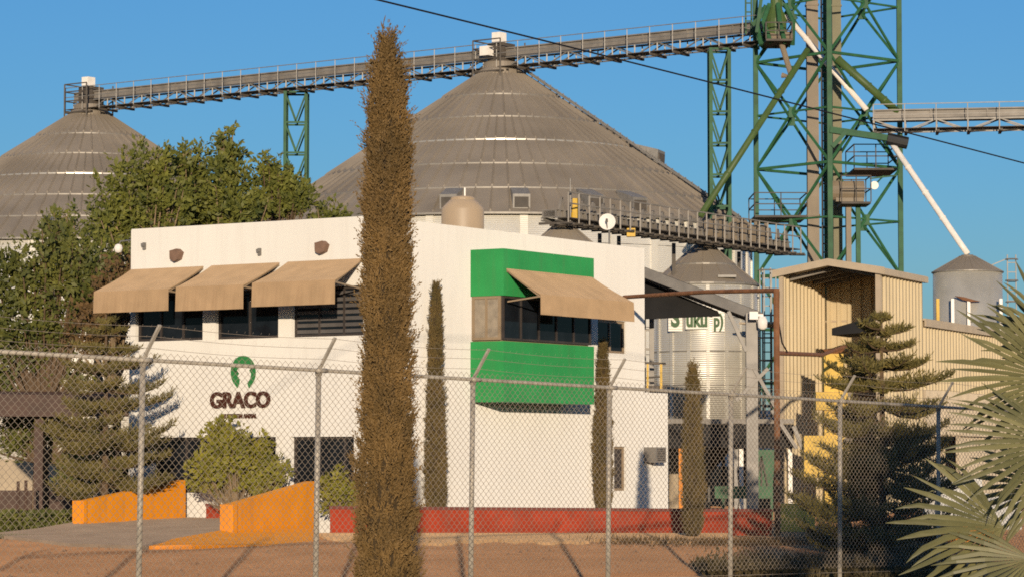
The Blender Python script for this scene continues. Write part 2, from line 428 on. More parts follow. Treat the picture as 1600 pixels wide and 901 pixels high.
# lower storey, standing a little proud, its left end cut on a slant above
zl = LF.ZZ(400, 529, .3) - .002; zl2 = LF.ZZ(205, 549, .3)
zlw1 = LF.ZZ(400, 682, .3); zlw0 = LF.ZZ(400, 770, .3)
uc = LF.U(229, .3); ue = LF.U(203, .3)
lo = MB()
lws = [(LF.U(432, .3), LF.U(240, .3)), (LF.U(574, .3), LF.U(455, .3))]
lo.wall(LF, .0, uc, 0, zl, [(a, b, zlw0, zlw1) for a, b in lws], .30, .06)
lo.prism([(uc + .003, 0), (ue, 0), (ue, zl2), (uc + .003, zl)], LF, .299, .06)
lo.fbox(RF, -.30, -.001, -.001, -.24, 0, zl)
part('lower_wall', lo, MT['white'], B)
rf = MB()
q = [LF.pt(.23, -.23, 0), LF.pt(UL - .23, -.23, 0), RB.pt(UR - .3, .0 - .23, 0), RF.pt(UR - .3, -.23, 0)]
rf.hexa([(a[0], a[1], ZT - .55) for a in q], [(a[0], a[1], ZT - .4) for a in q])
part('roof', rf, MT['plaster'], B)
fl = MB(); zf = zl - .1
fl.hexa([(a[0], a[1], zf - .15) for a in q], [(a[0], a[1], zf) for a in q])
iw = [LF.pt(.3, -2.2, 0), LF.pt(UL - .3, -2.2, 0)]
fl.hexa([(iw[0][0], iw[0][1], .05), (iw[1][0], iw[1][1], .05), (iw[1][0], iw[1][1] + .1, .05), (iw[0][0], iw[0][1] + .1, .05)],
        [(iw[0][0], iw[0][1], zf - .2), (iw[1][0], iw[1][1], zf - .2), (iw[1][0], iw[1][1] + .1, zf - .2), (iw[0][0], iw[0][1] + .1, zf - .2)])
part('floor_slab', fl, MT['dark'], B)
def window(fr, u0, u1, z0, z1, n, bars, mf, mp='glass', fw=.06, blind=None, slats=0):
    a, b = min(u0, u1), max(u0, u1)
    f = MB()
    f.fbox(fr, a, b, n - .03, n + .03, z0, z0 + fw); f.fbox(fr, a, b, n - .03, n + .03, z1 - fw, z1)
    f.fbox(fr, a, a + fw, n - .031, n + .031, z0 + fw, z1 - fw); f.fbox(fr, b - fw, b, n - .031, n + .031, z0 + fw, z1 - fw)
    for k in range(1, bars):
        c = a + (b - a) * k / bars
        f.fbox(fr, c - fw * .4, c + fw * .4, n - .031, n + .031, z0 + fw, z1 - fw)
    wd = part('window', f, MT[mf], B)
    p = MB(); p.fbox(fr, a + fw * .5, b - fw * .5, n - .012, n - .002, z0 + fw * .5, z1 - fw * .5)
    part('pane', p, MT[mp], wd)
    if slats:
        s = MB()
        for k in range(slats):
            z = z0 + fw + (z1 - z0 - 2 * fw) * (k + .5) / slats
            s.fbox(fr, a + fw, b - fw, n + .001, n + .02, z - .05, z + .03)
        part('louvre_slats', s, MT['slat'], wd)
    if blind:
        s = MB(); s.fbox(fr, a + fw, b - fw, n - .001, n + .006, z1 - fw - (z1 - z0 - 2 * fw) * blind, z1 - fw)
        part('blind', s, MT['blind'], wd)
    return wd
for (a, b), nb, sl in zip(upw, (3, 2, 3), (0, 0, 0)): window(LF, a, b, zsill, zhead, -.14, nb, 'wframe', slats=(7 if a < 2 else 5 if a > 5 else 0))
for (a, b), nb in zip(lws, (4, 3)): window(LF, a, b, zlw0, zlw1, .14, nb, 'wframe')
window(RF, *sw, -.08, 2, 'frame'); window(RF, *dw, -.08, 1, 'frame', mp='wframe')
def reveal(px0, px1):
    s = MB(); a, b = LF.U(px1), LF.U(px0); s.fbox(LF, a, b, -.001, .05, zsill - .07, zsill - .003); return s
# green corner bay
BW = Frame((RF.pt(uB0, 0, 0)[0], RF.pt(uB0, 0, 0)[1]), RF.n); BW.n = (-RF.t[0], -RF.t[1])
for nm, z0, z1 in (('bay_upper', zw1, zb1), ('bay_lower', zb0, zw0)):
    bx = MB(); bx.fbox(RF, uB0, uB1, .003, .9, z0, z1); part(nm, bx, MT['green'], B, label='bright green painted panel of the corner bay')
bx = MB(); bx.fbox(RF, uB0 + .1, uB1 - .1, .0, .8, zw0 + .004, zw0 + .03); part('bay_sill', bx, MT['frame'], B)
window(RF, uB0 + .05, uB1 - .05, zw0 + .03, zw1 - .003, .83, 5, 'wframe', fw=.05)
window(BW, .03, .80, zw0 + .031, zw1 - .004, -.04, 2, 'frame', fw=.06, mp='blind')
# awnings
def awning(fr, uw0, uw1, uf0, uf1, n0, n1, zt, zf, zv):
    a = MB(); th = .025
    NU, NV = 18, 8; ph = random.uniform(0, 6)
    for layer in (0, th):
        b0 = len(a.v)
        for j in range(NV + 1):
            v_ = j / NV
            for i in range(NU + 1):
                w_ = i / NU; ua = uw0 + (uw1 - uw0) * w_; ub = uf0 + (uf1 - uf0) * w_
                sag = -.045 * math.sin(PI * v_) * (.6 + .4 * math.sin(PI * w_)) + .008 * math.sin(w_ * 19 + ph) * math.sin(PI * v_) + .006 * math.sin(w_ * 43 + ph * 2 + v_ * 3) * math.sin(PI * v_)
                a.v.append(fr.pt(ua + (ub - ua) * v_, n0 + (n1 - n0) * v_, zt + (zf - zt) * v_ + sag + layer))
        for j in range(NV):
            for i in range(NU):
                q = b0 + j * (NU + 1) + i; a.f.append((q, q + 1, q + NU + 2, q + NU + 1))
    T_ = (NU + 1) * (NV + 1)
    for i in range(NU):
        for q in (i, NV * (NU + 1) + i): a.f.append((q, q + 1, q + 1 + T_, q + T_))
    for j in range(NV):
        for q in (j * (NU + 1), j * (NU + 1) + NU): a.f.append((q, q + NU + 1, q + NU + 1 + T_, q + T_))
    aw = part('awning', a, MT['canvas'], B)
    v = MB(); K = 26; prev = None; bpts = []
    for k in range(K + 1):
        u = uf0 + (uf1 - uf0) * k / K
        bpts.append((u, .012 * math.sin(k * 1.7) + .01 * math.sin(k * .6)))
    b = len(v.v)
    for u, wv in bpts:
        v.v += [fr.pt(u, n1 + .006, zf + th), fr.pt(u, n1 + .02 + wv, zv), fr.pt(u, n1 - .006 + wv, zv), fr.pt(u, n1 - .008, zf + th)]
    for k in range(K):
        i = b + 4 * k
        for j in range(4): v.f.append((i + j, i + (j + 1) % 4, i + 4 + (j + 1) % 4, i + 4 + j))
    v.f += [(b, b + 1, b + 2, b + 3), tuple(b + 4 * K + j for j in (3, 2, 1, 0))]
    part('valance', v, MT['canvas'], aw)
    s = MB()
    for uu, vv in ((uw0 + .03, uf0 + .03), (uw1 - .03, uf1 - .03)):
        s.beam(fr.pt(uu, n0 + .02, zf - .1), fr.pt(vv, n1 - .03, zf - .02), .035)
        s.beam(fr.pt(uu, n0 + .02, zt - .04), fr.pt(vv, n1 - .03, zf - .03), .03)
    s.beam(fr.pt(uf0, n1 - .035, zf - .02), fr.pt(uf1, n1 - .035, zf - .02), .045)
    s.beam(fr.pt(uw0, n0 + .03, zt - .035), fr.pt(uw1, n0 + .03, zt - .035), .05)
    part('awning_frame', s, MT['frame'], aw)
for (wx0, wx1, wy, fx0, fx1, fy, vy) in ((205, 318, 420, 147, 263, 455, 487), (331, 437, 414, 275, 380, 448, 484), (450, 566, 408, 394, 523, 441, 477)):
    mid = (fx0 + fx1) / 2
    awning(LF, LF.U(wx1), LF.U(wx0), LF.U(fx1, 1.25), LF.U(fx0, 1.25), .01, 1.25, LF.ZZ((wx0 + wx1) / 2, wy), LF.ZZ(mid, fy, 1.25), LF.ZZ(mid, vy, 1.25))
awning(RF, RF.U(791, .905), RF.U(925, .905), RF.U(845, 1.95), RF.U(990, 1.95), .91, 1.95, RF.ZZ(791, 421, .9), RF.ZZ(845, 461, 1.95), RF.ZZ(845, 491, 1.95))
# clay wall lamps and small fixtures
for px, py in ((279, 399), (506, 387)):
    l = MB(); u, z = LF.hit(px, py)
    prof = [(-.10, -.10), (.02, -.15), (.13, -.09), (.14, .10), (-.06, .14), (-.16, .06)]
    l.prism([(u + a, z + b) for a, b in prof], LF, .003, .16); part('wall_lamp', l, MT['lamp'], B)
for px, py in ((227, 384), (407, 393)):
    l = MB(); u, z = LF.hit(px, py); l.fbox(LF, u - .03, u + .03, .003, .07, z - .09, z + .07); l.fbox(LF, u - .05, u + .04, .071, .11, z - .02, z + .05)
    part('wall_socket', l, MT['grey'], B)
# sign: emblem, lettering
def text_mb(mb, txt, fr, uL, uR, zB, zTp, n, depth=.03, bold=0.0, mirror=True, shear=0.0):
    cu = bpy.data.curves.new('txt', 'FONT'); cu.body = txt; cu.offset = bold; cu.resolution_u = 4; cu.extrude = .5; cu.shear = shear
    o = bpy.data.objects.new('txt', cu); COL.objects.link(o); me = o.to_mesh()
    V = np.array([v.co[:] for v in me.vertices]); fs = [tuple(p.vertices) for p in me.polygons]
    lo_, hi = V.min(0), V.max(0)
    vs = []
    for v in V:
        a = (v[0] - lo_[0]) / (hi[0] - lo_[0]); b = (v[1] - lo_[1]) / (hi[1] - lo_[1])
        vs.append(fr.pt(uL + (uR - uL) * a, n + (depth if v[2] > 0 else 0), zB + (zTp - zB) * b))
    mb.add(vs, fs); o.to_mesh_clear(); bpy.data.objects.remove(o)
NS = .303
t1 = MB(); text_mb(t1, 'GRACO', LF, LF.U(331, .3), LF.U(424, .3), LF.ZZ(378, 637, .3), LF.ZZ(378, 611, .3), NS, .05, bold=.035)
lt = part('sign_lettering', t1, MT['brown'], B)
t2 = MB(); text_mb(t2, 'NUTRICION ANIMAL', LF, LF.U(350, .3), LF.U(403, .3), LF.ZZ(378, 653, .3), LF.ZZ(378, 645.5, .3), NS, .03, bold=.02)
part('sign_tagline', t2, MT['brown'], B)
e = MB()
def E(x, y): return LF.hit(x, y, .3)
out = [(372, 605)] + [(381 - 19 * math.cos(a), 581 - 26 * math.sin(a)) for a in np.linspace(-.62, PI + .62, 25)] + [(390, 605)]
inn = [(388, 598), (393, 590), (394, 583), (391, 578), (398, 576), (394, 572), (384, 569), (376, 571), (372, 576), (368, 581), (374, 583), (371, 587), (375, 592), (374, 600)]
# horseshoe: left half, top and right half as quads between outer and inner outlines
no = len(out); pts_o = [E(*p) for p in out]
inn_r = inn[::-1]
pi = []
for k in range(no):
    f_ = k / (no - 1) * (len(inn_r) - 1); i0 = int(f_); fr_ = f_ - i0; i1 = min(i0 + 1, len(inn_r) - 1)
    pi.append(E(inn_r[i0][0] * (1 - fr_) + inn_r[i1][0] * fr_, inn_r[i0][1] * (1 - fr_) + inn_r[i1][1] * fr_))
for k in range(no - 1): e.prism([pts_o[k], pts_o[k + 1], pi[k + 1], pi[k]], LF, NS, NS + .035)
part('sign_emblem', e, MT['emblem'], B)
# annex on the right
AX = MB(); zax = RF.ZZ(1020, 613)
uA = RF.U(1043)
AX.fbox(RF, UR + .002, uA, -.002, -3, 0, zax); part('annex', AX, MT['white'], B)
# air conditioner, tank, dish, floodlight
ac = thing('air_conditioner', 'grey air conditioner box on the annex wall beside the cypress shadow', 'air conditioner', RF.pt(RF.U(1013), .1, RF.ZZ(1013, 722)))
a_ = MB(); u0, u1 = RF.U(1005), RF.U(1021); z0, z1 = RF.ZZ(1013, 722), RF.ZZ(1013, 698)
a_.fbox(RF, u0, u1, .0, .35, z0, z1); part('casing', a_, MT['grey'], ac)
a_ = MB()
for k in range(7): a_.fbox(RF, u0 + .06, u1 - .06, .351, .362, z0 + .05 + k * .045, z0 + .07 + k * .045)
part('grille', a_, MT['wframe'], ac)
td = 68.0; tx = P(723, 330, td); zr = ZT - .4
tk = thing('water_tank', 'beige plastic water tank on the office roof', 'water tank', (tx[0], td, zr)); R = M(33.5, td)
zt0, zt1, zt2 = P(723, 325, td)[2], P(723, 313, td)[2], P(723, 308, td)[2]
b_ = MB(); b_.lathe(tx, [(R * .97, zr), (R, zr + .05), (R, zt0 - .06), (R * .97, zt0), (R * .62, zt1), (R * .55, zt1 + .005)], 40); part('body', b_, MT['tank'], tk, smooth=True)
b_ = MB(); b_.lathe(tx, [(R * .56, zt1), (R * .57, zt2 - .03), (R * .5, zt2), (.03, zt2 + .03)], 32); lid = part('lid', b_, MT['tank'], tk)
b_ = MB(); b_.tube([(tx[0] + .05, td, zt2), (tx[0] + .05, td, zt2 + .22)], .02, 6); part('vent_pipe', b_, MT['wpipe'], tk)
dd = 71.0; dc = P(949, 347, dd)
ds = thing('satellite_dish', 'white round satellite dish above the office roof edge', 'satellite dish', (dc[0], dd, ZT - .4))
b_ = MB(); Rd = M(13, dd); nrm = Vector((-.1, -1, .12)).normalized(); ax = nrm.cross(Vector((0, 0, 1))).normalized(); ay = ax.cross(nrm)
rings = [(r_, .10 * r_ * r_) for r_ in (0.02, .35, .7, 1.0)]
base = 0
for r_, h_ in rings:
    for k in range(28):
        a = 2 * PI * k / 28; b_.v.append(tuple(Vector(dc) + (ax * math.cos(a) + ay * math.sin(a)) * Rd * r_ + nrm * (h_ * .35)))
for i in range(3):
    for k in range(28): b_.f.append((i * 28 + k, i * 28 + (k + 1) % 28, (i + 1) * 28 + (k + 1) % 28, (i + 1) * 28 + k))
b_.f.append(tuple(range(28)))
part('reflector', b_, MT['wplastic'], ds, smooth=True)
b_ = MB(); b_.tube([vadd(dc, (.05, .06, .02)), (dc[0] + .05, dd + .08, ZT - .4)], .025, 8); part('mast', b_, MT['galv'], ds)
b_ = MB(); b_.tube([tuple(Vector(dc) - ay * Rd * .9), tuple(Vector(dc) + nrm * .22 - ay * .03)], .012, 6); b_.tube([tuple(Vector(dc) + nrm * .20 - ay * .04), tuple(Vector(dc) + nrm * .26 + ay * .02)], .03, 8); part('feed_arm', b_, MT['grey'], ds)
fd = P(185, 388, 67.0)
fl_ = thing('floodlight', 'white globe floodlight on a bracket at the left end of the office', 'lamp', fd)
b_ = MB(); b_.lathe(fd, [(.02, fd[2] - .11), (.075, fd[2] - .085), (.10, fd[2]), (.075, fd[2] + .075), (.02, fd[2] + .10)], 16); part('globe', b_, MT['wplastic'], fl_, smooth=True)
b_ = MB(); b_.tube([vadd(fd, (.02, 0, .12)), vadd(fd, (.05, .05, .17)), LF.pt(UL - .02, -.1, fd[2] + .1)], .018, 6); part('bracket', b_, MT['grey'], fl_)

# ------------------------------------------------------------------ red wall, orange ramp walls, driveway
def lowwall(px0, px1, d0, d1, pyt, label, key, cap):
    a, b = P(px0, pyt, d0), P(px1, pyt + 5, d1)
    fr = Frame((a[0], a[1]), (b[0] - a[0], b[1] - a[1])); L_ = math.hypot(b[0] - a[0], b[1] - a[1])
    r = thing('low_wall', label, 'wall', (a[0], a[1], 0))
    m_ = MB(); m_.prism([(0, -.3), (L_, -.3), (L_, b[2] - .06), (0, a[2] - .06)], fr, 0, -.25); part('wall_body', m_, MT[key], r)
    m_ = MB(); m_.prism([(-.02, a[2] - .058), (L_ + .02, b[2] - .058), (L_ + .02, b[2]), (-.02, a[2])], fr, .03, -.28); part('coping', m_, MT[cap], r)
lowwall(516, 1206, 60.3, 61.0, 790, 'long low red painted wall in front of the office', 'red', 'redcap')
lowwall(322, 346, 63.5, 63.5, 786, 'short piece of low red wall between the orange ramp walls', 'red', 'redcap')
def rampwall(pts, d0, d1, label, px_end):
    """pts: photo outline left bottom, left top, right top, right bottom of the near face"""
    a = P(pts[0][0], 716, d0); b = P(pts[2][0], 716, d1)
    fr = Frame((a[0], a[1]), (b[0] - a[0], b[1] - a[1]))
    r = thing('ramp_wall', label, 'wall', (a[0], a[1], 0))
    m_ = MB(); m_.prism([fr.hit(x, y) for x, y in pts], fr, 0, -.22); part('wall_body', m_, MT['orange'], r)
    return r, fr
r1, f1 = rampwall([(128, 840), (128, 783), (290, 749), (290, 830)], 60.5, 64.0, 'orange sloping ramp wall on the far side of the driveway', 118)
m_ = MB(); m_.prism([f1.hit(129, 816), f1.hit(129, 781.5), f1.hit(134, 781), f1.hit(134, 816)], f1, .03, -.26); part('end_pier', m_, MT['orange'], r1)
r2, f2 = rampwall([(366, 856), (366, 787), (491, 751), (491, 850)], 57.5, 61.0, 'orange sloping ramp wall nearest the office entrance shrubs', 348)
m_ = MB(); m_.prism([f2.hit(362, 850), f2.hit(362, 787.5), f2.hit(369, 786), f2.hit(369, 850)], f2, .03, -.26); part('end_pier', m_, MT['orange'], r2)
m_ = MB(); A = [P(232, 852, 53.5), P(300, 850, 53.6), P(420, 851, 54.6), P(492, 846, 56.5)]; Bk = [P(235, 847, 54.6), P(348, 827, 57.6), P(366, 832, 57.3), P(491, 822, 60.8)]
for k in range(3):
    m_.hexa([vadd(A[k], (0, 0, -.5)), vadd(A[k + 1], (0, 0, -.5)), vadd(Bk[k + 1], (0, 0, -.6)), vadd(Bk[k], (0, 0, -.6))], [A[k], A[k + 1], Bk[k + 1], Bk[k]])
part('apron', m_, MT['orange'], r2)
dr = MB()
D0 = [P(0, 826, 60), P(100, 838, 57.5), P(235, 850, 54.2), P(300, 838, 56)]
rows = [[P(-20, 834, 59.0), P(110, 849, 54.5), P(230, 853, 53.4)], [P(60, 825, 60.5), P(150, 832, 58.5), P(345, 829, 58.0)], [P(118, 815, 61), P(200, 812, 62.5), P(349, 812, 62.0)], [P(128, 809, 64), P(230, 808, 64.4), P(362, 808, 64.4)], [P(128, 806, 66), P(240, 806, 66), P(400, 806, 66)]]
for i in range(len(rows) - 1):
    for j in range(2):
        a, b, c, d = rows[i][j], rows[i][j + 1], rows[i + 1][j + 1], rows[i + 1][j]
        dr.hexa([vadd(p, (0, 0, -.6)) for p in (a, b, c, d)], [vadd(p, (0, 0, .012)) for p in (a, b, c, d)])
struct('driveway', dr, MT['concrete'])
lw = MB(); a = P(288, 810, 65.2); lw.box(P(288, 0, 65.2)[0], P(362, 0, 65.2)[0], 65.0, 65.2, 0, P(300, 757, 65.2)[2])
single('planter_wall', lw, MT['white'], 'low white planter wall behind the ramp beneath the bush', 'wall')
gs = MB(); n_ = 9000; X = rng.uniform(-14, -9.0, n_); Y = rng.uniform(58.0, 61, n_)
blades(gs, np.stack([X, Y, np.full(n_, 0.0)], 1), rng.normal(size=(n_, 3)) * .4 + np.array([0, 0, 1]), .10, .02)
struct('grass', gs, MT['grass'], 'stuff')

# ------------------------------------------------------------------ SILOS
def silo(name, label, px, D, R, z_eave, z_apex, tiers, nrib, wallm, ribh=.05, neck=.09, group=None, stiff=36, base=0.0, rings=10, bright=None):
    c = P(px, 450, D); c = (c[0], D, base)
    r = thing(name, label, 'silo', c, group)
    wl = MB(); wl.lathe(c, [(R, base), (R, z_eave)], nrib if nrib >= 48 else 48); wo = part('wall', wl, MT[wallm], r, smooth=True)
    st = MB()
    for k in range(stiff):
        a = 2 * PI * (k + .5) / stiff; t_ = (-math.sin(a), math.cos(a)); w_ = R * .012 + .035
        p0 = (c[0] + R * math.cos(a), c[1] + R * math.sin(a))
        o_ = (math.cos(a) * (.03 + R * .004), math.sin(a) * (.03 + R * .004))
        b4 = [(p0[0] + t_[0] * s_ * w_ + o_[0] * q_, p0[1] + t_[1] * s_ * w_ + o_[1] * q_) for s_, q_ in ((-1, -.2), (1, -.2), (1, 1), (-1, 1))]
        st.hexa([(x, y, base) for x, y in b4], [(x, y, z_eave - .05) for x, y in b4])
    part('stiffeners', st, MT[wallm], wo)
    if rings:
        hp = MB()
        for k in range(1, rings):
            z = base + (z_eave - base) * k / rings; hp.lathe(c, [(R + .004, z - .02), (R + .025, z), (R + .004, z + .02)], 64)
        part('hoops', hp, MT['galv'], wo)
    ro = MB(); lip = MB(); blip = MB(); rb = MB(); rn = R * neck; Re = R * 1.03
    step = max(.02, R * .0028)
    pr = lambda t: (Re + (rn - Re) * t, z_eave + (z_apex - z_eave) * t)
    for i in range(tiers):
        t0, t1 = i / tiers, (i + 1) / tiers
        r0, z0 = pr(t0); r1, z1 = pr(t1)
        dz = step * 1.5
        ro.lathe(c, [(r0, z0 + dz), (r1 - .02, z1 + .02)], nrib)
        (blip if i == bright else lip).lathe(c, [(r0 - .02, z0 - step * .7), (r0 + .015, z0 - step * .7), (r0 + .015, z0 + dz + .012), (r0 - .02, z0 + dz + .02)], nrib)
        for k in range(nrib):
            if i >= tiers - 2 and k % 2: continue
            a = 2 * PI * k / nrib; ca, sa = math.cos(a), math.sin(a); hw = ribh * .45
            if sa > .35: continue
            tx_, ty_ = -sa * hw, ca * hw
            rq = r0 + (r1 - r0) * .04; A0 = (c[0] + rq * ca, c[1] + rq * sa, z0 + dz + (z1 - z0) * .04); ru = r0 + (r1 - r0) * .955; A1 = (c[0] + ru * ca, c[1] + ru * sa, z1 - (z1 - z0) * .045 + .02)
            rb.add([(A0[0] - tx_, A0[1] - ty_, A0[2]), (A0[0] + tx_, A0[1] + ty_, A0[2]), (A0[0], A0[1], A0[2] + ribh), (A1[0] - tx_, A1[1] - ty_, A1[2]), (A1[0] + tx_, A1[1] + ty_, A1[2]), (A1[0], A1[1], A1[2] + ribh)],
                   [(0, 1, 2), (5, 4, 3), (0, 2, 5, 3), (1, 4, 5, 2), (0, 3, 4, 1)])
    rp = part('roof', ro, MT['roofsteel'], r)
    part('roof_ribs', rb, MT['roofsteel'], rp); part('roof_ring_edges', lip, MT['riblip'], rp)
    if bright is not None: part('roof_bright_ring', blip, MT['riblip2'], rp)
    cp = MB(); cp.lathe(c, [(rn + .05, z_apex - .05), (rn + .05, z_apex + R * .015), (rn * .8, z_apex + R * .03), (rn * .78, z_apex + R * .05), (.05, z_apex + R * .055)], 36)
    part('roof_cap', cp, MT['roofsteel'], r)
    return r, c, pr
def roof_vent(root, c, pr, a, t, w, h):
    ca, sa = math.cos(a), math.sin(a); r_, z_ = pr(t); r2, z2 = pr(t + .09)
    fr = Frame((c[0], c[1]), (-sa, ca)); fr.n = (ca, sa)
    b = MB(); b.hexa([fr.pt(-w / 2, r_ + .1, z_), fr.pt(w / 2, r_ + .1, z_), fr.pt(w / 2, r2, z2 - .1), fr.pt(-w / 2, r2, z2 - .1)],
                     [fr.pt(-w / 2, r_ + .15, z_ + h), fr.pt(w / 2, r_ + .15, z_ + h), fr.pt(w / 2, r2 - .3, z2 + h * .55), fr.pt(-w / 2, r2 - .3, z2 + h * .55)])
    v = part('roof_vent', b, MT['galv'], root)
    m2 = MB(); m2.hexa([fr.pt(-w * .4, r_ + .16, z_ + h * .08), fr.pt(w * .4, r_ + .16, z_ + h * .08), fr.pt(w * .4, r_ + .11, z_ + h * .08), fr.pt(-w * .4, r_ + .11, z_ + h * .08)],
                       [fr.pt(-w * .4, r_ + .185, z_ + h * .8), fr.pt(w * .4, r_ + .185, z_ + h * .8), fr.pt(w * .4, r_ + .13, z_ + h * .8), fr.pt(-w * .4, r_ + .13, z_ + h * .8)])
    part('vent_mouth', m2, MT['convdark'], v)
RS = 13.15
def zz(py, d): return P(800, py, d)[2]
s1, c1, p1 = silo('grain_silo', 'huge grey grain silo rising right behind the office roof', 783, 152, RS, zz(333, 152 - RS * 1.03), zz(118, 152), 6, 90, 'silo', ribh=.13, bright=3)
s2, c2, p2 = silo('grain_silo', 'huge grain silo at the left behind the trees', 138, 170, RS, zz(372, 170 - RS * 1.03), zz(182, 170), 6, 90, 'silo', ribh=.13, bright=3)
for pxv in (705, 815, 930, 1005):
    a = -PI / 2 + (pxv - 783) / F * 140 / (RS * .97)
    roof_vent(s1, c1, p1, a, .03, .85, .7)
roof_vent(s1, c1, p1, -.30, .40, 1.5, .8)
for pxv in (5, 130): roof_vent(s2, c2, p2, -PI / 2 + (pxv - 138) / F * 157 / RS, .03, .85, .7)
# roof ladder on the right flank of the big silo
ld = MB(); a = -.42; ca, sa = math.cos(a), math.sin(a)
for sgn in (-1, 1):
    r0, z0 = p1(.02); r1, z1 = p1(.98); ox, oy = -sa * .25 * sgn, ca * .25 * sgn
    ld.tube([(c1[0] + r0 * ca + ox, c1[1] + r0 * sa + oy, z0 + .35), (c1[0] + r1 * ca + ox, c1[1] + r1 * sa + oy, z1 + .35)], .05, 6)
for k in range(34):
    r0, z0 = p1(.02 + .96 * k / 33); ld.tube([(c1[0] + r0 * ca - sa * .25, c1[1] + r0 * sa + ca * .25, z0 + .35), (c1[0] + r0 * ca + sa * .25, c1[1] + r0 * sa - ca * .25, z0 + .35)], .05, 5)
    ld.tube([(c1[0] + r0 * ca, c1[1] + r0 * sa, z0 + .05), (c1[0] + r0 * ca, c1[1] + r0 * sa, z0 + .5)], .03, 5)
part('roof_ladder', ld, MT['galv'], s1)

# ------------------------------------------------------------------ high conveyors
def conveyor(name, label, A, B_, zb, mdl, box_w=.55, box_h=.5, truss=.75, rail=.95, bay=1.35, side=None, walk=.75, A_frames=False):
    """A, B: plan points; zb: underside of the truss"""
    dx, dy = B_[0] - A[0], B_[1] - A[1]; L_ = math.hypot(dx, dy)
    fr = Frame((A[0], A[1]), (dx, dy))
    if fr.n[1] > 0: fr.n = (-fr.n[0], -fr.n[1])       # normal looks at the camera
    r = thing(name, label, 'conveyor', (A[0], A[1], zb))
    t = MB(); t.fbox(fr, 0, L_, -box_w / 2, box_w / 2, zb + truss, zb + truss + box_h * .8)
    t.prism([(0, 0)], fr, 0, 0) if False else None
    k = 0.0
    while k < L_:
        t.fbox(fr, k, k + .07, -box_w / 2 - .05, box_w / 2 + .05, zb + truss - .03, zb + truss + box_h * .85); k += bay * 2
    t.fbox(fr, 0, L_, -box_w / 2 - .08, box_w / 2 + .08, zb + truss + box_h * .86, zb + truss + box_h)
    part('trough', t, MT['conv'], r)
    s = MB(); n = int(L_ / bay); w2 = box_w / 2 + .05
    for sg in (-1, 1):
        s.beam(fr.pt(0, sg * w2, zb + .1), fr.pt(L_, sg * w2, zb + .1), .07)
        s.beam(fr.pt(0, sg * w2, zb + truss - .06), fr.pt(L_, sg * w2, zb + truss - .06), .09)
        for i in range(n + 1):
            u = i * L_ / n
            s.beam(fr.pt(u, sg * w2, zb + .1), fr.pt(u, sg * w2, zb + truss - .06), .07)
            if i < n:
                s.beam(fr.pt(u, sg * w2, zb + (.1 if i % 2 else truss - .06)), fr.pt(u + L_ / n, sg * w2, zb + (truss - .06 if i % 2 else .1)), .06)
    part('truss', s, MT['galv'], r)
    wk = MB(); wn = w2 + walk
    wk.fbox(fr, 0, L_, w2 + .06, wn, zb + .13, zb + .16)
    for i in range(n + 1):
        u = i * L_ / n; wk.beam(fr.pt(u, -w2 - .1, zb), fr.pt(u + .1, wn + .08, zb), .07 if A_frames else .13, .07 if A_frames else .12)
        wk.beam(fr.pt(u, w2, zb - .02), fr.pt(u + L_ / n * .55, wn, zb - .02), .1, .06)
    part('walkway', wk, MT['convdark'], r)
    rl = MB()
    for z in (zb + .17 + rail, zb + .17 + rail * .55): rl.beam(fr.pt(0, wn, z), fr.pt(L_, wn, z), .04)
    for i in range(n + 1):
        u = i * L_ / n
        rl.beam(fr.pt(u, wn, zb), fr.pt(u, wn, zb + .17 + rail), .042)
        if A_frames and i < n:
            rl.beam(fr.pt(u + .1, w2, zb + .15), fr.pt(u + L_ / n * .5, w2, zb + .2 + rail * .8), .07); rl.beam(fr.pt(u + L_ / n * .5, w2, zb + .2 + rail * .8), fr.pt(u + L_ / n - .1, w2, zb + .15), .07)
    part('railing', rl, MT['conv' if A_frames else 'galv'], r)
    return r, fr, L_
zc = zz(113, 152)
Apt = P(122, 170, 170.6); Bpt = P(1215, 70, 142)
cv, cfr, cL = conveyor('overhead_conveyor', 'long high conveyor bridge over both silo peaks to the green tower', Apt, Bpt, zc, None, box_w=.6, box_h=.45, truss=.78, rail=1.25, walk=.7)
# head and mid stations on the bridge
for px, d, nm in ((140, 170, 'head_station'), (783, 152, 'mid_station')):
    u = (P(px, 450, d)[0] - Apt[0]) / (Bpt[0] - Apt[0]) * cL
    m_ = MB(); m_.fbox(cfr, u - .55, u + .55, -.5, .5, zc - .35, zc + 1.5); m_.fbox(cfr, u - .9, u + .9, -.9, 1.3, zc - .12, zc - .03)
    for sx in (-1, 1):
        for sy in (-.9, 1.3): m_.beam(cfr.pt(u + sx * .9, sy, zc - .5), cfr.pt(u + sx * .9, sy, zc + 1.6), .08)
    for zq in (zc + .6, zc + 1.15, zc + 1.6):
        m_.beam(cfr.pt(u - .9, 1.3, zq), cfr.pt(u + .9, 1.3, zq), .06); m_.beam(cfr.pt(u - .9, -.9, zq), cfr.pt(u - .9, 1.3, zq), .06)
    st_ = part(nm, m_, MT['convdark'], cv)
    m_ = MB(); m_.fbox(cfr, u - .1, u + .42, .1, .7, zc + 1.5, zc + 2.05); m_.fbox(cfr, u - .35, u + .2, .95, 1.45, zc + .75, zc + 1.25) if px > 500 else None
    part('motor_cover', m_, MT['wpipe'], st_)
    m_ = MB(); p_ = cfr.pt(u, 0, 0); m_.lathe(p_, [(.9, zc - 1.0), (.45, zc - .35), (.45, zc - .3)], 20); part('inlet_cone', m_, MT['tgreen'] if px < 500 else MT['conv'], st_)
